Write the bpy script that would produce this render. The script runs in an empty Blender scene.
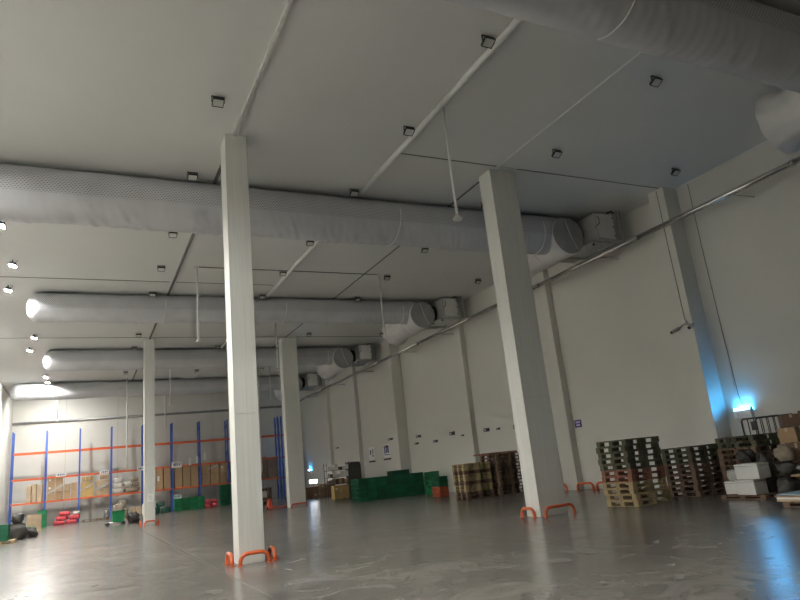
import bpy, math, random
from mathutils import Matrix, Vector
random.seed(11)
SC = bpy.context.scene
COL = SC.collection
R = math.radians
PI = math.pi

# ------------------------------------------------------------------ camera, world, exposure
HC = 10.41                      # ceiling height
cam_d = bpy.data.cameras.new('camera')
cam_d.sensor_width = 36.0
cam_d.lens = 639.16 / 800 * 36.0
cam_d.clip_end = 300
cam = bpy.data.objects.new('camera', cam_d)
COL.objects.link(cam)
cam.matrix_world = (Matrix.Translation((0, 0, 1.7)) @ Matrix.Rotation(R(-27.008), 4, 'Z')
                    @ Matrix.Rotation(R(104.558), 4, 'X') @ Matrix.Rotation(R(-5.972), 4, 'Z'))
SC.camera = cam

world = bpy.data.worlds.new('world')
SC.world = world
world.use_nodes = True
world.node_tree.nodes['Background'].inputs[0].default_value = (0.55, 0.6, 0.65, 1)
world.node_tree.nodes['Background'].inputs[1].default_value = 0.05

vs = SC.view_settings
vs.view_transform = 'Standard'
vs.look = 'None'
vs.gamma = 1.0
vs.use_curve_mapping = False
vs.exposure = 0.2
FLOOD = 3500.0                  # radiance of a lit floodlight pane

# ------------------------------------------------------------------ materials
MATS = {}


def mat(name, col, rough=0.6, metal=0.0, var=0.12, scale=6.0, bump=0.0, bscale=40.0, spec=0.5,
        rnd=0.0, stretch=(1, 1, 1), emit=None, estr=0.0, alpha=1.0, coat=0.0):
    if name in MATS:
        return MATS[name]
    m = bpy.data.materials.new(name)
    m.use_nodes = True
    nt = m.node_tree
    b = nt.nodes['Principled BSDF']
    b.inputs['Roughness'].default_value = rough
    b.inputs['Metallic'].default_value = metal
    b.inputs['Specular IOR Level'].default_value = spec
    b.inputs['Coat Weight'].default_value = coat
    tc = nt.nodes.new('ShaderNodeTexCoord')
    mp = nt.nodes.new('ShaderNodeMapping')
    mp.inputs['Scale'].default_value = stretch
    nt.links.new(tc.outputs['Object'], mp.inputs['Vector'])
    nz = nt.nodes.new('ShaderNodeTexNoise')
    nz.inputs['Scale'].default_value = scale
    nz.inputs['Detail'].default_value = 4
    nt.links.new(mp.outputs['Vector'], nz.inputs['Vector'])
    rp = nt.nodes.new('ShaderNodeMapRange')
    rp.inputs['From Min'].default_value = 0.3
    rp.inputs['From Max'].default_value = 0.7
    rp.inputs['To Min'].default_value = 1 - var
    rp.inputs['To Max'].default_value = 1 + var
    nt.links.new(nz.outputs['Fac'], rp.inputs['Value'])
    val = rp.outputs['Result']
    if rnd:
        oi = nt.nodes.new('ShaderNodeObjectInfo')
        r2 = nt.nodes.new('ShaderNodeMapRange')
        r2.inputs['To Min'].default_value = 1 - rnd
        r2.inputs['To Max'].default_value = 1 + rnd
        nt.links.new(oi.outputs['Random'], r2.inputs['Value'])
        mm = nt.nodes.new('ShaderNodeMath')
        mm.operation = 'MULTIPLY'
        nt.links.new(val, mm.inputs[0])
        nt.links.new(r2.outputs['Result'], mm.inputs[1])
        val = mm.outputs[0]
    vm = nt.nodes.new('ShaderNodeVectorMath')
    vm.operation = 'SCALE'
    vm.inputs[0].default_value = col[:3]
    nt.links.new(val, vm.inputs['Scale'])
    nt.links.new(vm.outputs[0], b.inputs['Base Color'])
    if bump:
        n2 = nt.nodes.new('ShaderNodeTexNoise')
        n2.inputs['Scale'].default_value = bscale
        n2.inputs['Detail'].default_value = 3
        nt.links.new(mp.outputs['Vector'], n2.inputs['Vector'])
        bp = nt.nodes.new('ShaderNodeBump')
        bp.inputs['Strength'].default_value = bump
        bp.inputs['Distance'].default_value = 0.02
        nt.links.new(n2.outputs['Fac'], bp.inputs['Height'])
        nt.links.new(bp.outputs['Normal'], b.inputs['Normal'])
    if emit:
        b.inputs['Emission Color'].default_value = (*emit, 1)
        b.inputs['Emission Strength'].default_value = estr
    if alpha < 1:
        b.inputs['Alpha'].default_value = alpha
    MATS[name] = m
    return m


def ribbed(name, col, axis, period, strength, rough, spec=0.5, var=0.03):
    """white sheet-steel sandwich panel with micro ribs across `axis`"""
    m = mat(name, col, rough, var=var, scale=0.35, spec=spec)
    nt = m.node_tree
    b = nt.nodes['Principled BSDF']
    tc = nt.nodes['Texture Coordinate']
    sp = nt.nodes.new('ShaderNodeSeparateXYZ')
    nt.links.new(tc.outputs['Object'], sp.inputs[0])
    a = nt.nodes.new('ShaderNodeMath')
    a.operation = 'MULTIPLY'
    a.inputs[1].default_value = 2 * PI / period
    nt.links.new(sp.outputs[axis], a.inputs[0])
    s = nt.nodes.new('ShaderNodeMath')
    s.operation = 'SINE'
    nt.links.new(a.outputs[0], s.inputs[0])
    bp = nt.nodes.new('ShaderNodeBump')
    bp.inputs['Strength'].default_value = strength
    bp.inputs['Distance'].default_value = 0.003
    nt.links.new(s.outputs[0], bp.inputs['Height'])
    nt.links.new(bp.outputs['Normal'], b.inputs['Normal'])
    return m


M_CEIL = ribbed('ceiling_panel_white', (0.64, 0.64, 0.62), 0, 0.12, 0.05, 0.38)
M_WALL = ribbed('wall_panel_white', (0.64, 0.63, 0.585), 1, 0.12, 0.06, 0.45)
M_WALLB = ribbed('back_wall_panel_white', (0.64, 0.63, 0.585), 0, 0.12, 0.06, 0.45)
M_COLM = mat('column_cladding', (0.70, 0.70, 0.66), 0.4, var=0.05, scale=3, stretch=(9, 9, 0.25), bump=0.06, bscale=14)
M_JOINT = mat('panel_joint_grey', (0.16, 0.16, 0.15), 0.7)
M_TRIM = mat('grey_trim', (0.36, 0.36, 0.35), 0.5)
M_DTRIM = mat('dark_seam_trim', (0.13, 0.13, 0.125), 0.6)
M_STRIP = mat('pale_strip', (0.52, 0.52, 0.50), 0.4)
M_WHITE = mat('white_enamel', (0.75, 0.75, 0.73), 0.35, var=0.03)
M_STEEL = mat('stainless_steel', (0.72, 0.70, 0.66), 0.22, metal=1.0, var=0.06, scale=3)
M_GALV = mat('galvanised_steel', (0.45, 0.45, 0.45), 0.42, metal=0.8, var=0.1, scale=8)
M_BLACK = mat('black_metal', (0.02, 0.02, 0.02), 0.5)
M_RUB = mat('black_rubber', (0.02, 0.02, 0.022), 0.8)
M_PANE = mat('lamp_glass_off', (0.62, 0.62, 0.58), 0.5, var=0.02)
M_LIT = mat('lamp_glass_lit', (0.9, 0.9, 0.9), 0.3, var=0.0, emit=(1.0, 0.985, 0.94), estr=FLOOD)
M_ORANGE = mat('orange_guard_paint', (0.62, 0.12, 0.035), 0.4, var=0.2, scale=9)
M_BEAM = mat('rack_beam_orange', (0.72, 0.13, 0.035), 0.45, var=0.1)
M_BLUE = mat('rack_upright_blue', (0.05, 0.11, 0.42), 0.45, var=0.1)
M_GREEN = mat('green_crate_plastic', (0.010, 0.115, 0.055), 0.45, var=0.15, rnd=0.4)
M_GREEN2 = mat('bright_green_plastic', (0.012, 0.185, 0.07), 0.4, var=0.1, rnd=0.35)
M_DGREEN = mat('dark_green_plastic', (0.012, 0.075, 0.05), 0.5, var=0.15, rnd=0.2)
M_REDC = mat('red_crate_plastic', (0.42, 0.09, 0.04), 0.5, var=0.15, rnd=0.2)
M_CARD = mat('brown_cardboard', (0.40, 0.27, 0.155), 0.8, var=0.1, rnd=0.18)
M_CARDY = mat('yellow_cardboard', (0.50, 0.34, 0.13), 0.8, var=0.1, rnd=0.12)
M_CARDP = mat('pale_cardboard', (0.50, 0.38, 0.25), 0.8, var=0.1, rnd=0.12)
M_CARDD = mat('dark_cardboard', (0.19, 0.115, 0.075), 0.8, var=0.12, rnd=0.2)
M_TAPE = mat('packing_tape', (0.55, 0.45, 0.30), 0.3, var=0.05)
M_FOAM = mat('white_foam', (0.80, 0.79, 0.77), 0.7, var=0.03, bump=0.05, bscale=80)
M_FILM = mat('plastic_film', (0.50, 0.50, 0.48), 0.25, var=0.1, scale=9, bump=0.5, bscale=14)
M_SACKW = mat('white_woven_sack', (0.66, 0.63, 0.57), 0.75, var=0.12, scale=7, bump=0.4, bscale=10)
M_SACKB = mat('beige_woven_sack', (0.30, 0.25, 0.19), 0.8, var=0.15, scale=7, bump=0.4, bscale=10)
M_SACKR = mat('red_printed_sack', (0.60, 0.07, 0.09), 0.7, var=0.25, scale=7, bump=0.3, bscale=10)
M_SACKD = mat('dark_bag', (0.05, 0.045, 0.04), 0.6, var=0.3, scale=6, bump=0.6, bscale=8)
M_WOODY = mat('pale_pine', (0.42, 0.32, 0.175), 0.75, var=0.16, scale=5, stretch=(1, 6, 6), rnd=0.14)
M_WOODB = mat('brown_pallet_wood', (0.175, 0.11, 0.075), 0.8, var=0.2, scale=5, stretch=(1, 6, 6), rnd=0.16)
M_WOODR = mat('reddish_pallet_wood', (0.28, 0.125, 0.08), 0.8, var=0.18, scale=5, stretch=(1, 6, 6), rnd=0.14)
M_WOODO = mat('olive_pallet_wood', (0.105, 0.10, 0.062), 0.8, var=0.2, scale=5, stretch=(1, 6, 6), rnd=0.16)
M_BLUEB = mat('pale_blue_board', (0.25, 0.42, 0.58), 0.5, var=0.06)
M_PAPER = mat('white_paper', (0.82, 0.82, 0.80), 0.7, var=0.02)
M_INK = mat('black_ink', (0.03, 0.03, 0.035), 0.7)
M_INKB = mat('blue_ink', (0.03, 0.05, 0.22), 0.7)
M_PURP = mat('violet_blue_sign', (0.035, 0.02, 0.16), 0.4, var=0.04)
M_REDJ = mat('pallet_jack_red', (0.60, 0.07, 0.03), 0.4, var=0.1)
M_UV = mat('blue_tube', (0.2, 0.6, 1.0), 0.4, var=0, emit=(0.035, 0.44, 1.0), estr=215)
M_UVW = mat('white_hot_tube', (0.8, 0.9, 1.0), 0.4, var=0, emit=(0.75, 0.9, 1.0), estr=15)
M_WORK = mat('lit_work_lamp', (0.9, 0.9, 0.9), 0.4, var=0, emit=(1.0, 0.97, 0.95), estr=14)


def concrete():
    m = bpy.data.materials.new('polished_concrete')
    m.use_nodes = True
    nt = m.node_tree
    N = nt.nodes
    L = nt.links
    b = N['Principled BSDF']
    geo = N.new('ShaderNodeNewGeometry')
    n1 = N.new('ShaderNodeTexNoise')
    n1.inputs['Scale'].default_value = 0.3
    n1.inputs['Detail'].default_value = 8
    n1.inputs['Roughness'].default_value = 0.62
    n2 = N.new('ShaderNodeTexNoise')
    n2.inputs['Scale'].default_value = 1.3
    n2.inputs['Distortion'].default_value = 1.2
    n2.inputs['Detail'].default_value = 5
    n2.inputs['Roughness'].default_value = 0.55
    n3 = N.new('ShaderNodeTexNoise')
    n3.inputs['Scale'].default_value = 45
    n3.inputs['Detail'].default_value = 3
    for n in (n1, n2, n3):
        L.new(geo.outputs['Position'], n.inputs['Vector'])
    mx = N.new('ShaderNodeMath')
    mx.operation = 'MULTIPLY_ADD'
    mx.inputs[1].default_value = 0.55
    L.new(n2.outputs['Fac'], mx.inputs[0])
    a2 = N.new('ShaderNodeMath')
    a2.operation = 'MULTIPLY'
    a2.inputs[1].default_value = 0.5
    L.new(n1.outputs['Fac'], a2.inputs[0])
    L.new(a2.outputs[0], mx.inputs[2])
    cr = N.new('ShaderNodeValToRGB')
    e = cr.color_ramp.elements
    e[0].position = 0.43
    e[0].color = (0.108, 0.100, 0.088, 1)
    e[1].position = 0.63
    e[1].color = (0.212, 0.202, 0.182, 1)
    L.new(mx.outputs[0], cr.inputs[0])
    L.new(cr.outputs[0], b.inputs['Base Color'])
    rr = N.new('ShaderNodeMapRange')
    rr.inputs['From Min'].default_value = 0.35
    rr.inputs['From Max'].default_value = 0.65
    rr.inputs['To Min'].default_value = 0.215
    rr.inputs['To Max'].default_value = 0.265
    L.new(n2.outputs['Fac'], rr.inputs['Value'])
    L.new(rr.outputs[0], b.inputs['Roughness'])
    b.inputs['Specular IOR Level'].default_value = 0.55
    bp = N.new('ShaderNodeBump')
    bp.inputs['Strength'].default_value = 0.02
    bp.inputs['Distance'].default_value = 0.002
    L.new(n3.outputs['Fac'], bp.inputs['Height'])
    L.new(bp.outputs['Normal'], b.inputs['Normal'])
    return m


M_FLOOR = concrete()
M_SAW = mat('saw_cut_filler', (0.34, 0.33, 0.31), 0.7)


def duct_fabric():
    m = mat('duct_fabric', (0.54, 0.54, 0.56), 0.62, var=0.06, scale=1.2)
    nt = m.node_tree
    N = nt.nodes
    L = nt.links
    b = N['Principled BSDF']
    tc = N['Texture Coordinate']
    sp = N.new('ShaderNodeSeparateXYZ')
    L.new(tc.outputs['Object'], sp.inputs[0])

    def op(o, a, b_=None, c=None):
        n = N.new('ShaderNodeMath')
        n.operation = o
        for i, v in enumerate((a, b_, c)):
            if v is None:
                continue
            if isinstance(v, (int, float)):
                n.inputs[i].default_value = v
            else:
                L.new(v, n.inputs[i])
        return n.outputs[0]
    x, y, z = sp.outputs
    ny = op('MULTIPLY', y, -1)
    ang = op('ARCTAN2', z, ny)                       # 0 = towards -Y, +pi/2 = up
    row = op('MULTIPLY', ang, 14.0)
    rfl = op('FLOOR', row)
    odd = op('MULTIPLY', op('MODULO', rfl, 2), 0.5)
    u = op('SUBTRACT', op('FRACT', op('ADD', op('MULTIPLY', x, 1 / 0.085), odd)), 0.5)
    v = op('SUBTRACT', op('FRACT', row), 0.5)
    d = op('SQRT', op('ADD', op('MULTIPLY', u, u), op('MULTIPLY', v, v)))
    hole = op('LESS_THAN', d, 0.27)
    band = op('MULTIPLY', op('GREATER_THAN', ang, -0.25), op('LESS_THAN', ang, 1.0))
    hole = op('MULTIPLY', hole, band)
    mix = N.new('ShaderNodeMix')
    mix.data_type = 'RGBA'
    src = b.inputs['Base Color'].links[0].from_socket
    L.new(hole, mix.inputs[0])
    L.new(src, mix.inputs[6])
    mix.inputs[7].default_value = (0.25, 0.25, 0.265, 1)
    L.new(mix.outputs[2], b.inputs['Base Color'])
    return m


M_DUCT = duct_fabric()
M_DUCTW = mat('pale_duct_cloth', (0.66, 0.65, 0.64), 0.55, var=0.06, scale=2, bump=0.25, bscale=4)
M_DUCTC = mat('grey_duct_cap', (0.34, 0.34, 0.34), 0.6, var=0.06, scale=2, bump=0.2, bscale=5)

# ------------------------------------------------------------------ mesh helpers


class MB:
    def __init__(self):
        self.v = []
        self.f = []
        self.smooth = []

    def _add(self, vs, fs, sm=False):
        n = len(self.v)
        self.v += [tuple(p) for p in vs]
        self.f += [tuple(i + n for i in f) for f in fs]
        self.smooth += [sm] * len(fs)
        return self

    def box(self, c, s, rz=0.0, M=None, bev=0.0):
        hx, hy, hz = s[0] / 2, s[1] / 2, s[2] / 2
        if bev <= 0:
            P = [(-hx, -hy, -hz), (hx, -hy, -hz), (hx, hy, -hz), (-hx, hy, -hz),
                 (-hx, -hy, hz), (hx, -hy, hz), (hx, hy, hz), (-hx, hy, hz)]
            F = [(0, 3, 2, 1), (4, 5, 6, 7), (0, 1, 5, 4), (1, 2, 6, 5), (2, 3, 7, 6), (3, 0, 4, 7)]
        else:
            P = []
            q = bev
            for z, k in ((-hz, q), (-hz + q, 0), (hz - q, 0), (hz, q)):
                P += [(-hx + k, -hy + k, z), (hx - k, -hy + k, z), (hx - k, hy - k, z), (-hx + k, hy - k, z)]
            F = [(0, 3, 2, 1), (12, 13, 14, 15)]
            for r_ in range(3):
                for i in range(4):
                    j = (i + 1) % 4
                    F.append((r_ * 4 + i, r_ * 4 + j, r_ * 4 + 4 + j, r_ * 4 + 4 + i))
        Mx = Matrix.Translation(c) @ (M if M is not None else Matrix.Rotation(rz, 4, 'Z'))
        return self._add([Mx @ Vector(p) for p in P], F)

    def tube(self, pts, r, seg=8, caps=True, radii=None):
        pts = [Vector(p) for p in pts]
        n = len(pts)
        P = []
        F = []
        prev = None
        for i, p in enumerate(pts):
            if i == 0:
                t = pts[1] - p
            elif i == n - 1:
                t = p - pts[i - 1]
            else:
                t = (pts[i + 1] - p).normalized() + (p - pts[i - 1]).normalized()
            t.normalize()
            if prev is None:
                a = Vector((0, 0, 1)) if abs(t.z) < 0.9 else Vector((1, 0, 0))
                u = t.cross(a).normalized()
            else:
                u = (prev - t * prev.dot(t)).normalized()
            prev = u
            w = t.cross(u)
            rr = radii[i] if radii else r
            for k in range(seg):
                an = 2 * PI * k / seg
                P.append(p + u * (rr * math.cos(an)) + w * (rr * math.sin(an)))
        for i in range(n - 1):
            for k in range(seg):
                k2 = (k + 1) % seg
                F.append((i * seg + k, i * seg + k2, (i + 1) * seg + k2, (i + 1) * seg + k))
        self._add(P, F, True)
        if caps:
            m = len(self.v) - len(P)
            self.f += [tuple(m + k for k in reversed(range(seg))), tuple(m + (n - 1) * seg + k for k in range(seg))]
            self.smooth += [False, False]
        return self

    def cyl(self, a, b, r, seg=12, r2=None):
        return self.tube([a, b], r, seg, True, [r, r if r2 is None else r2])

    def prism(self, poly, z0, z1):
        n = len(poly)
        P = [(x, y, z0) for x, y in poly] + [(x, y, z1) for x, y in poly]
        F = [tuple(reversed(range(n))), tuple(range(n, 2 * n))]
        for i in range(n):
            j = (i + 1) % n
            F.append((i, j, n + j, n + i))
        return self._add(P, F)

    def blob(self, c, s, seg=18, rings=12, e=0.6, jit=0.05, seed=0):
        """rounded crumpled sack-like lump, flat underneath"""
        rnd = random.Random(seed)
        P = []
        w = [(rnd.randint(2, 6), rnd.uniform(1.5, 5), rnd.random() * 6.28, rnd.uniform(0.3, 1)) for _ in range(6)]
        sg = lambda q, p: math.copysign(abs(q) ** p, q)
        for i in range(rings + 1):
            ph = -PI / 2 + PI * i / rings
            for k in range(seg):
                th = 2 * PI * k / seg
                j = 1 - jit * 0.5
                for a, b, p0, am in w:
                    j += jit * 0.55 * am * math.sin(a * th + b * ph + p0)
                j += (rnd.random() - 0.5) * jit * 0.9
                x = sg(math.cos(ph), e) * sg(math.cos(th), e) * s[0] / 2 * j
                y = sg(math.cos(ph), e) * sg(math.sin(th), e) * s[1] / 2 * j
                z = min(sg(math.sin(ph), e) * s[2] / 2 * j, s[2] / 2)
                if ph < -0.6:
                    z = -s[2] / 2
                P.append((c[0] + x, c[1] + y, c[2] + z))
        F = []
        for i in range(rings):
            for k in range(seg):
                k2 = (k + 1) % seg
                F.append((i * seg + k, i * seg + k2, (i + 1) * seg + k2, (i + 1) * seg + k))
        return self._add(P, F, True)

    def mesh(self, name, material):
        me = bpy.data.meshes.new(name)
        me.from_pydata(self.v, [], self.f)
        me.polygons.foreach_set('use_smooth', self.smooth)
        me.materials.append(material)
        me.update()
        return me

    def build(self, name, material, parent=None, loc=(0, 0, 0), rz=0.0):
        return link(name, self.mesh(name, material), parent, loc, rz)


def link(name, me, parent=None, loc=(0, 0, 0), rz=0.0):
    o = bpy.data.objects.new(name, me)
    COL.objects.link(o)
    o.location = loc
    o.rotation_euler = (0, 0, rz)
    if parent is not None:
        o.parent = parent
    return o


def empty(name, loc=(0, 0, 0), rz=0.0):
    o = bpy.data.objects.new(name, None)
    o.empty_display_size = 0.1
    COL.objects.link(o)
    o.location = loc
    o.rotation_euler = (0, 0, rz)
    return o


def tag(o, label, cat, group=None):
    o['label'] = label
    o['category'] = cat
    if group:
        o['group'] = group
    return o


def struct(o):
    o['kind'] = 'structure'
    return o


def copy_tree(o, parent=None):
    c = o.copy()
    COL.objects.link(c)
    if parent is not None:
        c.parent = parent
    for ch in list(o.children):
        copy_tree(ch, c)
    return c


def place(proto, used, loc, rz, label, group=None, sc=None):
    """first call moves the prototype itself, later calls copy it"""
    if not used:
        o = proto
        used.append(1)
    else:
        o = copy_tree(proto)
    o.location = loc
    o.rotation_euler = (0, 0, rz)
    if sc:
        o.scale = sc
    o['label'] = label
    if group:
        o['group'] = group
    elif 'group' in o:
        del o['group']
    return o


# ------------------------------------------------------------------ room shell
XL, XR, YB, YF = -5.45, 19.1, 62.9, -14.0
JX = [XL, 3.36, 11.42, XR]
floor = struct(MB().box(((XL + XR) / 2, (YB + YF) / 2, -0.16), (XR - XL + 0.4, YB - YF + 0.4, 0.3)).build('floor', M_SAW))
fx = [XL, 2.6, 8.0, 13.4, XR]
fy = [YF, -2, 4.5, 10.6, 16.7, 22.8, 28.9, 35.0, 41.1, 47.2, 53.3, YB]
g = 0.008
for i in range(len(fx) - 1):
    for j in range(len(fy) - 1):
        x0, x1, y0, y1 = fx[i] + g, fx[i + 1] - g, fy[j] + g, fy[j + 1] - g
        MB().box(((x0 + x1) / 2, (y0 + y1) / 2, -0.005), (x1 - x0, y1 - y0, 0.01)).build('slab', M_FLOOR, floor)

ceiling = struct(MB().box(((XL + XR) / 2, (YB + YF) / 2, HC + 0.17), (XR - XL + 0.4, YB - YF + 0.4, 0.3)).build('ceiling', M_JOINT))
g = 0.018
cx_ = [XL, 3.36, 7.86, 11.42, XR]
for i in range(4):
    cy = [YF, 27.9, 38.85, 52.9, YB] if i < 2 else [YF, 14.75, 38.85, 52.9, YB]
    for j in range(len(cy) - 1):
        x0, x1, y0, y1 = cx_[i] + g, cx_[i + 1] - g, cy[j] + g, cy[j + 1] - g
        MB().box(((x0 + x1) / 2, (y0 + y1) / 2, HC + 0.01), (x1 - x0, y1 - y0, 0.02)).build('panel', M_CEIL, ceiling)
bolt = MB().cyl((0, 0, -0.02), (0, 0, 0), 0.013, 8).mesh('bolt', M_WHITE)
for bx in (6.0, 8.55, 14.1):
    for k in range(8):
        link('bolt', bolt, ceiling, (bx, 9.13 + 1.125 * k, HC))


def wall(name, boxes, base, material):
    o = struct(MB().box(*base).build(name, M_JOINT))
    for c, s in boxes:
        MB().box(c, s).build('panel', material, o)
    return o


wy = [YF, -2, 6.0, 14.12, 22.2, 30.3, 38.6, 46.7, 53.0, YB]
g = 0.007
wall('wall_right', [((XR + 0.01, (a + b) / 2, HC / 2), (0.02, b - a - 2 * g, HC)) for a, b in zip(wy, wy[1:])],
     ((XR + 0.12, (YB + YF) / 2, HC / 2), (0.2, YB - YF, HC)), M_WALL)
wall('wall_left', [((XL - 0.01, (a + b) / 2, HC / 2), (0.02, b - a - 2 * g, HC)) for a, b in zip(wy, wy[1:])],
     ((XL - 0.12, (YB + YF) / 2, HC / 2), (0.2, YB - YF, HC)), M_WALL)
wx = [XL, -1.4, 2.7, 6.8, 10.9, 15.0, XR]
wall('wall_back', [(((a + b) / 2, YB + 0.01, HC / 2), (b - a - 2 * g, 0.02, HC)) for a, b in zip(wx, wx[1:])],
     (((XL + XR) / 2, YB + 0.12, HC / 2), (XR - XL, 0.2, HC)), M_WALLB)
wall('wall_front', [(((a + b) / 2, YF - 0.01, HC / 2), (b - a - 2 * g, 0.02, HC)) for a, b in zip(wx, wx[1:])],
     (((XL + XR) / 2, YF - 0.12, HC / 2), (XR - XL, 0.2, HC)), M_WALLB)

# ceiling cover strips along the column lines and the thin strip between the pendants
ntrim = [0]


def trim(boxes, m):
    ntrim[0] += 1
    mb = MB()
    for c, s in boxes:
        mb.box(c, s)
    return struct(mb.build('trim_%d' % ntrim[0], m))


for y0, y1 in ((YF, 14.9), (15.7, 39.1), (39.9, 62.8)):
    trim([((3.33, (y0 + y1) / 2, HC - 0.035), (0.08, y1 - y0, 0.07))], M_STRIP if y0 < 0 else M_DTRIM)
for y0, y1 in ((YF, 14.9), (15.7, 39.1), (39.9, 62.8)):
    trim([((11.42, (y0 + y1) / 2, HC - 0.012), (0.05, y1 - y0, 0.024))], M_WHITE if y0 < 0 else M_DTRIM)
trim([((8.0, 25.72, HC - 0.012), (8.2, 0.045, 0.024))], M_DTRIM)
# dark sealing strips over the cross joints of the ceiling
trim([((-1.1, 27.9, HC - 0.006), (8.6, 0.05, 0.012))], M_DTRIM)
trim([((5.6, 27.9, HC - 0.006), (4.3, 0.05, 0.012))], M_DTRIM)
trim([((-1.1, 38.85, HC - 0.006), (8.6, 0.07, 0.012))], M_DTRIM)
trim([((7.4, 38.85, HC - 0.006), (7.9, 0.07, 0.012))], M_DTRIM)
trim([((15.2, 38.85, HC - 0.006), (6.2, 0.07, 0.012))], M_DTRIM)
trim([((15.25, 14.75, HC - 0.006), (6.2, 0.035, 0.012))], M_DTRIM)
trim([((9.65, 14.75, HC - 0.006), (3.4, 0.035, 0.012))], M_DTRIM)
# wall pilasters clad like the wall
for y0, y1, xf in ((14.62, 15.3, 18.4), (22.2, 23.05, 18.8), (30.0, 30.65, 18.8), (38.35, 39.1, 18.35), (46.3, 46.9, 18.8), (52.8, 53.4, 18.8)):
    trim([(((xf + XR) / 2, (y0 + y1) / 2, HC / 2), (XR - xf, y1 - y0, HC))], M_WALL)
# corner angle where right wall and ceiling meet
trim([((XR - 0.02, (YB + YF) / 2, HC - 0.02), (0.04, YB - YF, 0.04))], M_WALL)

# ------------------------------------------------------------------ columns


def column(x0, y0, sx, sy, label):
    t = tag(empty('column', (x0 + sx / 2, y0 + sy / 2, 0)), label, 'column', 'white clad columns')
    MB().box((0, 0, HC / 2 - 0.02), (sx - 0.05, sy - 0.05, HC - 0.04)).build('core', M_JOINT, t)
    for z0, z1 in ((0.0, 3.245), (3.25, HC - 0.005)):
        zc, h = (z0 + z1) / 2, z1 - z0
        for s in (-1, 1):
            MB().box((0, s * (sy / 2 - 0.0125), zc), (sx - 0.052, 0.025, h)).build('cladding_panel', M_COLM, t)
            MB().box((s * (sx / 2 - 0.0125), 0, zc), (0.025, sy - 0.052, h)).build('cladding_panel', M_COLM, t)
    for a in (-1, 1):
        for b in (-1, 1):
            mb = MB()
            mb.box((a * (sx / 2 - 0.0225), b * (sy / 2), HC / 2), (0.051, 0.006, HC - 0.01))
            mb.box((a * (sx / 2), b * (sy / 2 - 0.0225), HC / 2), (0.006, 0.051, HC - 0.01))
            mb.build('corner_angle', M_COLM, t)
    return t


column(3.09, 14.96, 0.55, 0.62, 'slim white column guarded by three orange hoops')
column(11.23, 14.96, 0.93, 0.62, 'wide white column guarded by two orange hoops')
column(11.20, 39.2, 0.98, 0.62, 'wide white column beside the red pallet jack')
column(3.05, 39.2, 0.55, 0.62, 'slim white column with a paper notice on it')

# ------------------------------------------------------------------ column guards


def guard(cx, cy_, ln, rz, label, m=M_ORANGE, h=0.28, r=0.042, group=None):
    t = tag(empty('column_guard', (cx, cy_, 0), rz), label, 'guard rail', group)
    k = 0.17
    pts = [(-ln / 2, 0, 0.012)]
    for i in range(7):
        a = PI - PI / 2 * i / 6
        pts.append((-ln / 2 + k + k * math.cos(a), 0, h - r - k + k * math.sin(a)))
    for i in range(7):
        a = PI / 2 - PI / 2 * i / 6
        pts.append((ln / 2 - k + k * math.cos(a), 0, h - r - k + k * math.sin(a)))
    pts.append((ln / 2, 0, 0.012))
    MB().tube(pts, r, 10).build('hoop', m, t)
    for s in (-1, 1):
        MB().box((s * ln / 2, 0, 0.006), (0.13, 0.13, 0.012)).build('foot_plate', m, t)
    return t


guard(2.92, 15.22, 0.56, PI / 2, 'orange hoop guard on the left side of the slim column with three hoops')
guard(3.36, 14.72, 0.62, 0, 'orange hoop guard across the front of the slim column with three hoops')
guard(3.86, 15.2, 0.50, PI / 2, 'orange hoop guard on the right side of the slim column with three hoops')
guard(11.04, 15.28, 0.56, PI / 2, 'orange hoop guard on the side of the wide column near wood stacks')
guard(11.72, 14.74, 0.98, 0, 'long orange hoop guard across the front of the wide column near wood stacks')
guard(2.86, 39.5, 0.5, PI / 2, 'orange hoop guard at the side of the column with the paper notice')
guard(3.33, 38.98, 0.6, 0, 'orange hoop guard in front of the column with the paper notice')
guard(3.80, 39.5, 0.5, PI / 2, 'orange hoop guard on the far side of the column with the paper notice')
guard(11.69, 38.96, 1.0, 0, 'red hoop guard in front of the column by the pallet jack', M_REDJ, h=0.24)
guard(18.5, 22.85, 0.5, PI / 2, 'short orange hoop guard on the wall behind the wide column', h=0.33, r=0.05)
guard(18.62, 21.55, 0.95, PI / 2, 'long orange hoop guard along the wall between two short ones', h=0.33, r=0.05)
guard(18.62, 20.5, 0.7, PI / 2, 'short orange hoop guard on the wall half behind the tallest pallet stack', h=0.33, r=0.05)

# ------------------------------------------------------------------ fabric ducts
DR = 0.66


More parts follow.
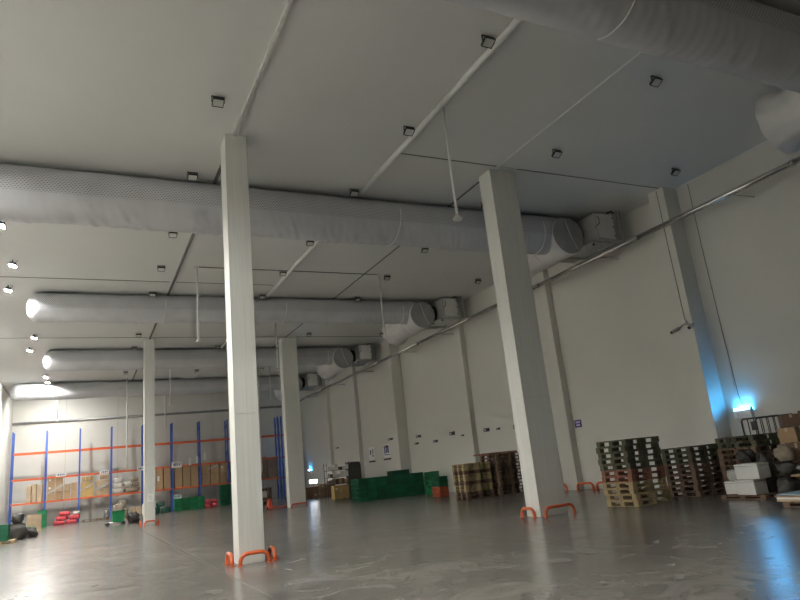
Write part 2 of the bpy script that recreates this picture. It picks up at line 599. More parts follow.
def duct(y0, x0, x1, label, straps, folds=1.0, r=DR, seed=1, flare=2.7):
    zc = HC - 0.025 - r
    t = tag(empty('fabric_duct', ((x0 + x1) / 2, y0, zc)), label, 'air duct')
    rnd = random.Random(seed)
    seg = 40
    L = x1 - x0
    n = int(L / 0.045)
    ph = [rnd.random() * 6.28 for _ in range(6)]
    fold = [(rnd.uniform(0, L), rnd.uniform(0.35, 1.0), rnd.uniform(-0.55, -0.25)) for _ in range(int(44 * folds))]
    P, F = [], []
    for i in range(n + 1):
        x = L * i / n
        edge = 1.0
        if x < 0.5:                                    # gathered closed end
            edge = math.sqrt(max(0.0, 1 - ((0.5 - x) / 0.5) ** 2)) * 0.9 + 0.1
        for k in range(seg):
            th = 2 * PI * k / seg                      # 0 = -Y, pi/2 = up
            rr = r * edge
            low = max(0.0, -math.sin(th - 0.2)) if True else 0
            w = 0.004 * math.sin(9 * x + ph[0] + 2 * math.sin(th)) + 0.004 * math.sin(23 * x + ph[1] + 3 * th)
            for fx_, amp, sl in fold:
                d = x - fx_ - sl * (th - 5.3)
                if abs(d) < 0.25 and th > 3.4:
                    w += 0.045 * amp * math.exp(-(d / 0.05) ** 2) * math.sin((th - 3.4) / 2.88 * PI)
            rr *= 1 + w * (0.35 + low)
            sag = 0.02 * math.sin(x * 1.3 + ph[2]) * low
            sn, cs = math.sin(th), math.cos(th)
            if sn > 0:                                 # top pressed flat against the ceiling
                sn, cs = sn ** 0.8, math.copysign(abs(cs) ** 0.8, cs)
            P.append((x - L / 2, -rr * cs, rr * sn - sag))
        if i:
            for k in range(seg):
                k2 = (k + 1) % seg
                F.append(((i - 1) * seg + k, (i - 1) * seg + k2, i * seg + k2, i * seg + k))
    F.append(tuple(range(seg)))
    mb = MB()
    mb._add(P, F, True)
    body = mb.build('duct_body', M_DUCT, t)
    for xs in straps:
        mb = MB()
        pts = []
        for i in range(25):
            a = PI / 2 - (PI * 1.15) * i / 24
            pts.append((xs - 0.25 * (i / 24) - (x0 + x1) / 2, -(r + 0.02) * math.cos(a), (r + 0.02) * math.sin(a)))
        mb.tube(pts, 0.014, 6).build('strap', M_WHITE, t)
    # hanger rail along the top
    MB().box((0, 0, r + 0.012), (L - 1.0, 0.05, 0.024)).build('hanger_rail', M_GALV, t)
    # plenum cylinder along the wall: flat cap towards the viewer, gathered mouth at the far end
    px, pz, pr = x1 + 0.25 - (x0 + x1) / 2, 9.47 - zc, 0.75
    prof = [(-0.75, pr * 0.97), (-0.70, pr), (0.2, pr), (1.0, pr * 0.99), (flare * 0.62, pr * 0.93), (flare * 0.8, pr * 0.93), (flare, pr * 1.16)]
    P, F = [], []
    sg = 44
    for i, (yy, q) in enumerate(prof):
        for k in range(sg):
            a = 2 * PI * k / sg
            w = 1 + (0.03 * math.sin(11 * a + i) if i > 3 else 0.004 * math.sin(7 * a + i))
            P.append((px + q * w * math.cos(a), yy, pz + q * w * math.sin(a) - 0.06 * max(0, yy) * 0.6))
        if i:
            for k in range(sg):
                k2 = (k + 1) % sg
                F.append(((i - 1) * sg + k, (i - 1) * sg + k2, i * sg + k2, i * sg + k))
    F.append(tuple(range((len(prof) - 1) * sg, len(prof) * sg)))
    mb = MB()
    mb._add(P, F, True)
    pl_ = mb.build('plenum', M_DUCTW, t)
    # cap disc with a fold down the middle
    P, F = [(px + 0.02, -0.80, pz)], []
    for q, yy in ((0.5, -0.785), (0.93, -0.765), (0.975, -0.75)):
        for k in range(sg):
            a = 2 * PI * k / sg
            f = 0.012 * math.sin(13 * a) * q
            P.append((px + pr * q * math.cos(a), yy + f, pz + pr * q * math.sin(a)))
    for k in range(sg):
        k2 = (k + 1) % sg
        F.append((0, 1 + k2, 1 + k))
        for j in range(2):
            F.append((1 + j * sg + k, 1 + j * sg + k2, 1 + (j + 1) * sg + k2, 1 + (j + 1) * sg + k))
    mb = MB()
    mb._add(P, F, False)
    cp = mb.build('end_cap', M_DUCTC, pl_)
    MB().tube([(px - 0.12, -0.80, pz + 0.62), (px + 0.03, -0.815, pz), (px + 0.3, -0.80, pz - 0.55)], 0.022, 6).build('seam', M_DUCTW, pl_)
    # seam rings
    for yy in (0.55,):
        pts = [(px + pr * 1.008 * math.cos(a), yy, pz + pr * 1.008 * math.sin(a)) for a in [2 * PI * i / 32 for i in range(33)]]
        MB().tube(pts, 0.012, 5, False).build('seam', M_DUCTC, pl_)
    pts = [(px - pr * 1.4, -(r + 0.012) * math.cos(a), (r + 0.012) * math.sin(a)) for a in [2 * PI * i / 32 for i in range(33)]]
    MB().tube(pts, 0.02, 5, False).build('joining_ring', M_WHITE, t)
    return t


duct(7.1, -2.35, 16.0, 'grey perforated fabric duct whose mouth hangs above the steel pipe nearest the corner boxes', [8.75], 0.6, r=0.70, flare=1.9, seed=5)
duct(18.16, -3.2, 16.0, 'grey perforated fabric duct with two cords running behind the slim column', [3.85, 9.35], 1.0, r=0.72, seed=2)
duct(30.12, -2.3, 16.0, 'grey fabric duct with a crumpled end under lit lamps, second behind the slim column', [3.3, 8.9], 0.8, r=0.62, seed=3)
duct(42.25, -2.25, 16.0, 'grey fabric duct starting just beyond the column with the paper notice', [], 0.3, r=0.62, seed=4)
duct(54.3, -4.9, 16.0, 'grey fabric duct closest to the back wall above the racks', [], 0.1, r=0.62, seed=6)

# ------------------------------------------------------------------ air coolers by the wall


def cooler(y0, label):
    t = tag(empty('air_cooler', (17.85, y0, 9.13)), label, 'air cooler')
    mb = MB()
    mb.box((-0.02, 0.25, 0.67), (0.94, 2.6, 1.08), bev=0.02)
    cs = mb.build('casing', M_GALV if False else mat('cooler_casing', (0.50, 0.50, 0.49), 0.4, var=0.05), t)
    MB().box((-0.02, -1.06, 0.67), (0.84, 0.012, 0.96)).build('end_panel', M_WHITE, cs)
    for zz in (0.3, 0.67, 1.04):
        MB().box((0.36, -1.07, zz), (0.04, 0.012, 0.06)).build('latch', M_BLACK, cs)
    # collar towards the plenum
    mb = MB()
    mb.cyl((-0.75, 0.2, 0.55), (-0.48, 0.2, 0.55), 0.52, 24)
    mb.build('fan_collar', M_BLACK, t)
    for yy in (-1.2, 0.9):
        for xx in (0.50, 0.66):
            MB().box((xx, yy, 0.64), (0.05, 0.07, 1.28)).build('hanger_post', M_GALV, t)
        MB().box((0.2, yy, 0.03), (1.0, 0.07, 0.06)).build('cross_bar', M_GALV, t)
    mb = MB()
    mb.box((-0.12, 0.3, 0.09), (1.15, 2.4, 0.05))
    mb.build('drain_pan', M_GALV, t)
    pts = [(-0.5, -0.9, 1.2), (-0.36, -1.1, 1.0), (-0.38, -1.12, 0.75), (-0.5, -1.0, 0.62)]
    MB().tube(pts, 0.016, 6).build('cable', M_BLACK, t)
    MB().tube([(0.1, -1.1, 1.2), (0.25, -1.2, 1.24), (0.42, -1.15, 1.2)], 0.03, 6).build('hose', M_RUB, t)
    MB().cyl((-0.45, -0.7, 0.07), (-0.45, -0.7, 0.0), 0.04, 8).build('drain_spout', M_BLACK, t)
    return t


cooler(18.08, 'grey air cooler hung by the wall behind the wide column near wood stacks')
cooler(30.05, 'grey air cooler hung by the wall, second along the steel pipe')
cooler(42.25, 'grey air cooler hung by the wall, third along the steel pipe')
cooler(54.3, 'grey air cooler hung by the wall, closest to the back wall')

# ------------------------------------------------------------------ floodlights


def floodlight(lit, tilt):
    t = empty('floodlight')
    t['category'] = 'floodlight'
    Mx = Matrix.Rotation(R(-tilt), 4, 'X')

    def bx(mb, c, s):
        v = Mx @ Vector(c)
        mb.box((v.x, v.y, v.z - 0.17), s, M=Mx)
    mb = MB()
    bx(mb, (0, 0, 0.03), (0.30, 0.24, 0.05))
    for k in range(7):
        bx(mb, (-0.12 + 0.04 * k, 0, 0.07), (0.012, 0.2, 0.04))
    h = mb.build('housing', M_BLACK, t)
    mb = MB()
    for s in (-1, 1):
        bx(mb, (s * 0.145, 0, -0.004), (0.016, 0.24, 0.022))
        bx(mb, (0, s * 0.115, -0.004), (0.30, 0.016, 0.022))
    mb.build('bezel', M_BLACK, h)
    mb = MB()
    bx(mb, (0, 0, 0.0), (0.268, 0.208, 0.012))
    mb.build('lit_pane' if lit else 'glass_pane', M_LIT if lit else M_PANE, t)
    mb = MB()
    for s in (-1, 1):
        mb.box((s * 0.17, 0, -0.08), (0.012, 0.04, 0.16))
    mb.box((0, 0, -0.006), (0.35, 0.04, 0.012))
    mb.build('bracket', M_BLACK, t)
    MB().tube([(0.05, 0.05, -0.1), (0.1, 0.14, -0.04), (0.14, 0.16, 0.0)], 0.008, 5).build('cable', M_RUB, t)
    return t


LY = [9.5, 13.35, 17.33, 21.93, 25.75, 29.45, 34.0, 37.7, 41.25, 46.0, 50.0, 54.4]
pl0, u0 = floodlight(False, 24), []
rows = {2.63: ('unlit black floodlight beside the grey ceiling strip over the slim columns', 'unlit floodlights beside the grey ceiling strip'),
        7.60: ('unlit black floodlight beside the white cable trunking', 'unlit floodlights beside the white trunking'),
        12.58: ('unlit black floodlight on the ceiling over the line of wide columns', 'unlit floodlights over the wide columns'),
        17.62: ('unlit black floodlight on the ceiling close to the wall with the steel pipe', 'unlit floodlights near the pipe wall')}
DY = [7.1, 18.08, 30.05, 42.25, 54.3]
for x, (lb, gp) in rows.items():
    for y in LY:
        if x > 17 and (min(abs(y - d - 0.25) for d in DY) < 1.7 or y > 40):
            continue
        if min(abs(y - d) for d in DY) < 0.5 or y > 50 and x > 8:
            continue
        place(pl0, u0, (x, y, HC), 0, lb, gp, (0.86, 0.86, 0.95))
pl1, u1 = floodlight(True, 13), []
for y in [4.6, 8.9, 12.9, 22.0, 25.95, 29.2, 38.1, 41.4, 50.7, 53.0]:
    place(pl1, u1, (-2.9 if y in (29.2, 41.4, 15.9) else -2.48, y, HC), R(-88), 'lit white floodlight in the bright ceiling row near the crumpled duct ends', 'lit floodlights')

pl2, u2 = floodlight(True, 14), []  # added lamp, hidden behind the last duct, to brighten the back wall
for x in (-2.4,):
    place(pl2, u2, (x, 58.3, HC), PI, 'added floodlight brightening the back wall, unseen behind the last duct', 'added floodlight facing the back wall')

# ------------------------------------------------------------------ white cable trunking, pendants
tr = tag(empty('cable_trunking', (7.86, 30, HC)), 'long white cable trunking on the ceiling with a pendant rod beside it', 'cable trunking')
for y0, y1 in ((7.95, 12.0), (12.02, 17.3), (19.0, 24.0), (24.02, 29.35), (30.8, 41.5), (43.0, 53.5)):
    MB().cyl((0, y0 - 30, -0.085), (0, y1 - 30, -0.085), 0.082, 12).build('tube_length', M_WHITE, tr)
    for k in range(3):
        MB().box((0, y0 + (k + 0.5) * (y1 - y0) / 3 - 30, -0.03), (0.05, 0.05, 0.06)).build('hanger', M_GALV, tr)


def pendant(x, y, z, label, head=True, group=None, r=0.036):
    t = tag(empty('pendant_rod', (x, y, HC)), label, 'pendant rod', group)
    MB().cyl((0, 0, 0), (0, 0, z - HC), r, 8).build('rod', M_WHITE, t)
    MB().cyl((0, 0, -0.03), (0, 0, 0), 0.07, 12).build('ceiling_plate', M_WHITE, t)
    if head:
        MB().tube([(0, 0, z - HC + 0.06), (0, 0, z - HC), (0, 0, z - HC - 0.06), (0, 0, z - HC - 0.09)], 0.1, 12, True,
                  [0.03, 0.07, 0.12, 0.11]).build('sensor_head', M_WHITE, t)
    return t


pendant(8.0, 12.2, 7.4, 'white pendant rod with a sensor head beside the cable trunking', r=0.032)
pendant(4.0, 25.72, 7.36, 'white pendant rod hanging at one end of the thin ceiling strip by the slim column')
pendant(12.15, 25.72, 7.5, 'white pendant rod hanging at the far end of the thin ceiling strip')
pendant(9.58, 34.5, 7.6, 'white pendant rod hanging between the ducts beside the far wide column')
pendant(5.43, 47.9, 7.55, 'white pendant rod hanging behind the column with the paper notice')
pendant(-1.95, 58.0, 8.0, 'short white pendant rod in front of the back wall near lit lamps')
pendant(12.9, 48.9, 7.85, 'short white pendant rod next to the long drop pipe between columns')
pendant(2.9, 53.2, 3.5, 'long white drop pipe hanging in front of racks near the sacks', False, r=0.05)
pendant(12.2, 49.9, 2.4, 'long white drop pipe hanging between the near slim and far wide columns', False, r=0.05)
pendant(6.2, 58.6, 7.0, 'thin white drop pipe hanging close to the rack uprights', False)

# ------------------------------------------------------------------ wall pipes
p = tag(empty('steel_pipe', (18.22, 33, 8.85)), 'long shiny stainless steel pipe running along the right wall', 'pipe')
ys = [4.0, 10.0, 16.0, 22.0, 28.0, 34.0, 40.0, 46.0, 52.0, 57.5, 62.8]
zz = lambda y: 9.04 - (y - 5) / 57 * 0.36
for a, b in zip(ys, ys[1:]):
    MB().cyl((0, a - 33, zz(a) - 8.85), (0, b - 33, zz(b) - 8.85), 0.095, 14).build('pipe_length', M_STEEL, p)
for a in ys[1:-1]:
    MB().cyl((0, a - 33.06, zz(a) - 8.85), (0, a - 32.94, zz(a) - 8.85), 0.112, 14).build('coupling', M_STEEL, p)
for a in (8.5, 11.9, 17.9, 24.5, 31.0, 36.0, 43.0, 49.0, 56.0):
    mb = MB()
    mb.box((0.42, a - 33, zz(a) - 8.85 - 0.11), (0.92, 0.05, 0.05))
    mb.box((0.0, a - 33, zz(a) - 8.85 - 0.06), (0.05, 0.06, 0.14))
    mb.build('bracket', M_GALV, p)
p = tag(empty('wall_pipe', (7, YB - 0.12, 8.45)), 'grey pipe running along the back wall above the racks', 'pipe')
MB().cyl((-12.4, 0, -0.05), (11.2, 0, 0.22), 0.10, 10).build('pipe_run', M_GALV, p)
for k in range(8):
    x = -11.5 + k * 3.1
    MB().box((x, 0.06, -0.05 + 0.27 * (x + 12.4) / 23.6 - 0.12), (0.06, 0.12, 0.05)).build('bracket', M_GALV, p)

# ------------------------------------------------------------------ pallets
PALL = {}


def pallet_proto(kind, L, W, H, m, detail=True):
    key = (kind, L, W, H)
    if key in PALL:
        return PALL[key]
    t = empty('pallet')
    t['category'] = 'pallet'
    bt = 0.02
    if detail:
        nb = 6
        w = W / (nb + (nb - 1) * 0.35)
        me = MB().box((0, 0, 0), (L, w, bt)).mesh('deck_board', m)
        for k in range(nb):
            link('deck_board', me, t, (0, -W / 2 + w / 2 + k * w * 1.35, H - bt / 2))
        me = MB().box((0, 0, 0), (0.1, W, bt)).mesh('stringer_board', m)
        mb_ = MB().box((0, 0, 0), (L, 0.1, bt)).mesh('bottom_board', m)
        bl = MB().box((0, 0, 0), (0.17, 0.15, H - 3 * bt - 0.002)).mesh('block', m)
        me2 = MB().box((0, 0, 0), (0.1, (W - 0.3) / 2 - 0.005, bt)).mesh('bottom_cross_board', m)
        for s in (-1, 1):
            for q in (-1, 1):
                link('bottom_cross_board', me2, t, (s * (L / 2 - 0.05), q * (W / 4 - 0.025), bt / 2))
        for s in (-1, 0, 1):
            link('stringer_board', me, t, (s * (L / 2 - 0.05), 0, H - bt * 1.5))
            link('bottom_board', mb_, t, (0, s * (W / 2 - 0.05), bt / 2))
            for q in (-1, 0, 1):
                link('block', bl, t, (s * (L / 2 - 0.085), q * (W / 2 - 0.075), bt + (H - 3 * bt) / 2))
    else:
        mb = MB()
        for k in range(5):
            mb.box((0, (-0.4 + 0.2 * k) * W * 1.09, H - bt / 2), (L, W * 0.13, bt))
        mb.build('deck', m, t)
        mb = MB()
        for s in (-1, 0, 1):
            for q in (-1, 0, 1):
                mb.box((s * (L / 2 - 0.085), q * (W / 2 - 0.075), H / 2 - 0.01), (0.17, 0.15, H - 0.045))
        for s in (-1, 0, 1):
            mb.box((0, s * (W / 2 - 0.06), bt / 2), (L, 0.12, bt))
            mb.box((s * (L / 2 - 0.05), 0, H - 1.5 * bt), (0.1, W, bt))
        mb.build('base', m, t)
    PALL[key] = (t, [])
    return PALL[key]


ORD = ['bottom', 'second', 'third', 'fourth', 'fifth', 'sixth', 'seventh', 'eighth', 'ninth', 'tenth', 'eleventh', 'twelfth']


def pallet_stack(cx, cy_, rz, L, W, H, kinds, label, group, detail=True, jit=0.03, z0=0.0):
    rnd = random.Random(int(cx * 100 + cy_))
    z = z0
    n = len(kinds)
    for i, kname in enumerate(kinds):
        m, word = {'y': (M_WOODY, 'pale'), 'b': (M_WOODB, 'brown'), 'r': (M_WOODR, 'reddish'), 'o': (M_WOODO, 'dark olive'),
                   'p': (M_WOODY, 'pale')}[kname]
        pr, used = pallet_proto(kname + ('d' if detail else 's'), L, W, H, m, detail)
        pos = 'topmost' if i == n - 1 else 'bottom' if i == 0 else ORD[i] + ' from floor'
        place(pr, used, (cx + rnd.uniform(-jit, jit), cy_ + rnd.uniform(-jit, jit), z), rz + rnd.uniform(-0.02, 0.02),
              word + ' wooden pallet, ' + pos + ' ' + label, group)
        z += H + 0.002
    return z


c, s = math.cos(R(4)), math.sin(R(4))
ax, ay = 13.55 + 0.70 * c - 0.55 * s, 13.80 + 0.70 * s + 0.55 * c
pallet_stack(ax + 0.06, ay, R(4), 1.4, 1.1, 0.163, 'yyyyrrooooo', 'in the tallest stack beside the wall guards', 'pallets in the tallest stack')
pallet_stack(16.6, 14.25, 0, 1.25, 1.1, 0.155, 'bbbbbbooo', 'in the stack between tallest stack and foam boxes', 'pallets beside the tallest stack', jit=0.015)
pallet_stack(17.85, 14.0, 0, 1.1, 1.1, 0.155, 'bbbbbbboo', 'in the stack touching the blue lit pilaster', 'pallets by the blue pilaster', jit=0.015)
pallet_stack(17.15, 12.7, R(2), 1.1, 1.2, 0.155, 'bbbbbbbboo', 'in the stack in front of the cage trolley', 'pallets in front of the cage')
pallet_stack(16.1, 26.15, R(-3), 1.4, 1.1, 0.152, 'bbyybyybyy', 'in the low stack beside red crates', 'pallets in the low wall stack', False)
pallet_stack(17.75, 26.05, R(2), 1.55, 1.3, 0.150, 'bbbbbbbbbbbb', 'in the tall stack beside dark green crates', 'pallets in the tall wall stack', False, 0.03)
pallet_stack(17.45, 26.0, R(4), 1.6, 1.3, 0.04, 'rr', 'of two thin ones pulled out above tall stack', 'thin pallets pulled out on top', False, 0.04, z0=12 * 0.152)

# ------------------------------------------------------------------ crates


def crate_proto(m, sx=0.6, sy=0.4, sz=0.25):
    t = empty('plastic_crate')
    t['category'] = 'crate'
    w = 0.02
    mb = MB()
    mb.box((0, 0, 0.012), (sx - 0.04, sy - 0.04, 0.024))
    for s in (-1, 1):
        mb.box((0, s * (sy / 2 - 0.04), sz / 2 + 0.006), (sx - 0.08, w, sz - 0.014))
        mb.box((s * (sx / 2 - 0.04), 0, sz / 2 + 0.006), (w, sy - 0.10, sz - 0.014))
    mb.build('body', m, t)
    mb = MB()
    for s in (-1, 1):
        mb.box((0, s * (sy / 2 - 0.008), sz - 0.015), (sx, 0.016, 0.03))
        mb.box((s * (sx / 2 - 0.008), 0, sz - 0.015), (0.016, sy - 0.033, 0.03))
    mb.build('rim', m, t)
    mb = MB()
    for s in (-1, 1):
        for k in range(5):
            mb.box((-sx / 2 + 0.08 + k * (sx - 0.16) / 4, s * (sy / 2 - 0.017), sz / 2 - 0.012), (0.025, 0.026, sz - 0.045))
        for k in range(4):
            mb.box((s * (sx / 2 - 0.017), -sy / 2 + 0.07 + k * (sy - 0.14) / 3, sz / 2 - 0.012), (0.026, 0.025, sz - 0.045))
    mb.build('ribs', m, t)
    return (t, [])


CR_G = crate_proto(M_GREEN)
CR_B = crate_proto(M_GREEN2)
CR_D = crate_proto(M_DGREEN)
CR_R = crate_proto(M_REDC)


def crates(proto, x0, y0, nx, ny, nz, label, group, sx=0.6, sy=0.4, sz=0.25, z0=0.0, rz=0.0, drop=0, seed=3):
    rnd = random.Random(seed)
    for i in range(nx):
        for j in range(ny):
            n = nz - (rnd.randint(0, drop) if drop else 0)
            for k in range(n):
                lx, ly = (i + 0.5) * (sx + 0.012), (j + 0.5) * (sy + 0.012)
                x = x0 + lx * math.cos(rz) - ly * math.sin(rz)
                y = y0 + lx * math.sin(rz) + ly * math.cos(rz)
                place(proto[0], proto[1], (x + rnd.uniform(-.004, .004), y + rnd.uniform(-.004, .004), z0 + k * (sz + 0.002)),
                      rz, label if nz == 1 else label + ', ' + ORD[k] + (' layer' if k == 0 else ' layer up'), group)


crates(CR_G, 14.2, 35.55, 7, 3, 5, 'green crate in the crate wall below the two posters', 'green crates below the posters')
crates(CR_B, 17.9, 33.6, 1, 2, 5, 'bright green crate beside the crate wall near red crates', 'bright green crates by the crate wall')
crates(CR_D, 17.0, 36.85, 2, 2, 6, 'dark green crate at the wall behind the crate wall', 'dark green crates at the wall')
crates(CR_R, 16.55, 30.3, 1, 2, 2, 'red plastic crate beside the pale pallets', 'red crates beside the pallets')
crates(CR_G, 16.55, 30.3, 1, 2, 2, 'green plastic crate standing on the red crates', 'green crates on the red ones', z0=0.504)
crates(CR_D, 18.0, 28.2, 1, 4, 6, 'dark green crate against the wall behind the pallet stacks', 'dark green crates behind pallet stacks')
crates(CR_D, 18.15, 23.7, 1, 3, 6, 'dark green crate between tall pallet stack and wide column', 'dark green crates near the wide column', drop=0)

# ------------------------------------------------------------------ cartons


def carton(x, y, z, sx, sy, sz, rz, m, label, group=None, tape=True):
    o = MB().box((0, 0, sz / 2), (sx, sy, sz), bev=0.008).build('carton', m, None, (x, y, z), rz)
    tag(o, label, 'carton', group)
    if tape:
        mb = MB()
        mb.box((0, 0, sz + 0.0015), (sx * 0.98, 0.06, 0.003))
        mb.box((-sx / 2 - 0.0015, 0, sz * 0.86), (0.003, 0.06, sz * 0.24))
        mb.box((sx / 2 + 0.0015, 0, sz * 0.86), (0.003, 0.06, sz * 0.24))
        mb.build('tape', M_TAPE, o)
        if int(x * 131 + z * 71) % 5 == 0:
            MB().box((-sx * 0.18, -sy / 2 - 0.001, sz * 0.5), (sx * 0.28, 0.002, sz * 0.22)).build('printed_label', M_PAPER if m is not M_CARDD else M_TAPE, o)
    return o


def cartons(x0, x1, y, z, rows_, cols, h, m, label, group, sy=0.8, seed=1):
    rnd = random.Random(seed)
    w = (x1 - x0) / cols
    for k in range(cols):
        zz_ = z
        for r_ in range(rows_):
            hh = h / rows_ * rnd.uniform(0.9, 1.06)
            carton(x0 + (k + 0.5) * w, y + rnd.uniform(-.06, .06), zz_, w - 0.05 - rnd.uniform(0, .03), sy - rnd.uniform(0, .1), hh, rnd.uniform(-.03, .03), m, label, group)
            zz_ += hh + 0.005


def film(x, y, z, w, h, slope, label):
    """wrinkled band of white stretch film across a pile"""
    P, F = [], []
    n = 10
    rnd = random.Random(int(x * 50))
    for i in range(n + 1):
        xx = -w / 2 + w * i / n
        zc = slope * xx + rnd.uniform(-.03, .03)
        hh = h * rnd.uniform(0.7, 1.2)
        for yy in (0.0, 0.012):
            P += [(xx, yy + rnd.uniform(-.006, .0), zc - hh / 2), (xx, yy + rnd.uniform(-.006, .0), zc + hh / 2)]
        if i:
            a, b = (i - 1) * 4, i * 4
            F += [(a, b, b + 1, a + 1), (a + 2, a + 3, b + 3, b + 2), (a + 1, b + 1, b + 3, a + 3), (a, a + 2, b + 2, b)]
    F += [(0, 1, 3, 2), (n * 4, n * 4 + 2, n * 4 + 3, n * 4 + 1)]
    mb = MB()
    mb._add(P, F)
    return tag(mb.build('stretch_film', M_FILM, None, (x, y, z)), label, 'plastic film')


# ------------------------------------------------------------------ pallet rack along the back wall
RY0, RY1 = 60.5, 61.6
UX = [-5.12, -2.73, -0.28, 2.13, 4.59, 6.99, 9.32, 11.78, 14.2, 16.5]
LZ = [1.92, 3.78, 5.82]
rack = tag(empty('pallet_rack', (6, 61, 0)), 'long blue and orange pallet rack along the back wall', 'pallet rack')


def upright(px, ox):
    up = MB()
    for yy in (RY0 + 0.05, RY1 - 0.05):
        up.box((px - 6, yy - 61, 3.75), (0.12, 0.09, 7.5))
    u = up.build('upright', M_BLUE, ox)
    mb = MB()
    for k in range(6):
        z0, z1 = 0.3 + k * 1.2, 0.3 + (k + 1) * 1.2
        a, b = (RY0 + 0.1 - 61, RY1 - 0.1 - 61) if k % 2 == 0 else (RY1 - 0.1 - 61, RY0 + 0.1 - 61)
        mb.tube([(px - 6, a, z0), (px - 6, b, z1)], 0.022, 4)
    mb.build('brace', M_BLUE, u)
    for yy in (RY0 + 0.05, RY1 - 0.05):
        MB().box((px - 6, yy - 61, 0.006), (0.18, 0.14, 0.012)).build('foot_plate', M_BLUE, u)


for px in UX + [16.82, 18.6]:
    upright(px, rack)
spans = list(zip(UX, UX[1:])) + [(16.82, 18.6)]
for a, b in spans:
    for z in LZ:
        for yy in (RY0 + 0.02, RY1 - 0.02):
            MB().box(((a + b) / 2 - 6, yy - 61, z - 0.065), (b - a - 0.125, 0.05, 0.13)).build('beam', M_BEAM, rack)
        if z < 2:
            MB().box(((a + b) / 2 - 6, 0.05, z - 0.012), (b - a - 0.16, RY1 - RY0 - 0.12, 0.024)).build('deck', M_WOODB, rack)

# label plates on the beams
for i, (x, z, w, h) in enumerate([(-1.6, 3.86, 0.75, 0.26), (1.6, 3.78, 0.72, 0.26), (4.45, 3.80, 0.66, 0.32), (7.35, 3.86, 0.85, 0.5), (7.3, 1.19, 0.62, 0.36)]):
    o = MB().box((0, 0, 0), (w, 0.015, h)).build('sign_plate', M_PAPER, None, (x, RY0 - 0.02 if z > 1.6 else RY0 - 0.72, z))
    tag(o, ['white sign plate on the rack beam above the taped carton pile', 'white sign plate on the rack beam above the pale cartons by the sacks',
            'white sign plate on the rack beam beside the column with the paper notice', 'tall white sign plate on the rack beam beside three white strips',
            'white sign plate standing above the green crates under the rack'][i], 'sign')
    rr_ = random.Random(i)
    for k in range(4):
        MB().box((-w * 0.27 + k * w * 0.18, -0.009, 0), (w * 0.11, 0.004, h * rr_.uniform(0.4, 0.55))).build('lettering', M_INKB, o)
for i, (x, z) in enumerate([(8.45, 4.02), (9.05, 4.15), (9.72, 4.38)]):  # plain narrow white strips standing upright at the beam
    o = MB().box((0, 0, 0), (0.2, 0.02, 0.62)).build('white_strip', M_PAPER, None, (x, RY0 - 0.0205, z))
    tag(o, 'narrow white upright strip on the rack beam over the brown loads', 'tag', 'white rack strips')
    MB().box((0, 0.012, -(z - 3.72 + 0.0) / 2 - 0.1), (0.03, 0.006, z - 3.72 + 0.2 - 0.2)).build('clip', M_GALV, o)

SH = LZ[0] + 0.001
cartons(-4.05, -2.9, 61.0, SH, 2, 3, 1.35, M_CARDP, 'pale brown carton in the pile beside the empty first rack bay', 'cartons beside the empty bay', seed=1)
cartons(-2.6, -1.45, 61.0, SH, 3, 2, 1.85, M_CARD, 'brown carton in the tall taped pile under the rack sign', 'cartons in the taped pile', seed=2)
cartons(-1.38, -0.42, 61.0, SH, 2, 2, 1.25, M_CARD, 'brown carton in the low square pile next to the taped pile', 'cartons in the low square pile', seed=3)
cartons(-0.15, 0.85, 61.0, SH, 2, 1, 1.25, M_CARDY, 'yellow carton on the rack shelf between brown piles', 'yellow cartons on the rack', seed=4)
cartons(-0.1, 0.8, 61.0, SH + 1.27, 1, 3, 0.35, M_CARDY, 'small yellow carton on top of the yellow cartons', 'small yellow cartons on top', seed=14)
cartons(0.95, 2.0, 61.0, SH, 2, 1, 1.2, M_CARDP, 'pale carton with white film on the rack next to the sacks', 'pale cartons by the sacks', seed=5)
carton(1.6, 61.0, SH + 1.30, 0.6, 0.6, 0.3, 0.1, M_CARD, 'small brown carton on top of the pale film cartons by the sacks')
cartons(5.65, 6.85, 61.0, SH, 1, 2, 1.75, M_CARD, 'tall brown wrapped carton behind the column with the paper notice', 'tall cartons behind the notice column', seed=6)
cartons(7.15, 9.2, 61.0, SH, 1, 3, 1.95, M_CARD, 'tall brown wrapped carton under the three white strips', 'tall cartons under the strips', seed=7)
cartons(9.45, 11.7, 61.0, SH, 2, 3, 1.9, M_CARD, 'brown carton on the rack shelf beside the near slim column', 'cartons beside the slim column', seed=8)
cartons(11.9, 14.0, 61.0, SH, 2, 2, 1.9, M_CARDD, 'dark brown carton on the rack shelf hidden behind the slim column', 'cartons behind the slim column', seed=9)
cartons(14.4, 16.3, 61.0, SH, 2, 2, 1.9, M_CARDD, 'dark brown carton on the rack shelf next to the far wide column', 'cartons next to the far wide column', seed=10)
film(-2.0, 60.54, SH + 0.85, 1.1, 0.16, 0.55, 'band of white stretch film across the tall taped carton pile')
film(1.45, 60.54, SH + 0.72, 1.0, 0.2, 0.45, 'band of white stretch film across the pale cartons by the sacks')
film(0.35, 60.54, SH + 0.8, 0.95, 0.12, 0.5, 'thin band of white film across the yellow cartons')
film(10.4, 60.54, SH + 1.45, 0.8, 0.14, 0.3, 'band of white film across the cartons beside the slim column')


def sack(x, y, z, sx, sy, sz, rz, m, label, group=None, seed=0, e=0.45, name='sack', jit=0.07):
    o = MB().blob((0, 0, sz / 2), (sx, sy, sz), 20, 12, e, jit, seed).build(name, m, None, (x, y, z), rz)
    tag(o, label, 'sack' if name == 'sack' else name.replace('_', ' '), group)
    MB().tube([(sx * 0.2, -sy * 0.1, sz * 0.84), (sx * 0.25, 0, sz * 0.95), (sx * 0.2, sy * 0.1, sz * 0.86)], 0.02, 5).build('tied_end', m, o)
    return o


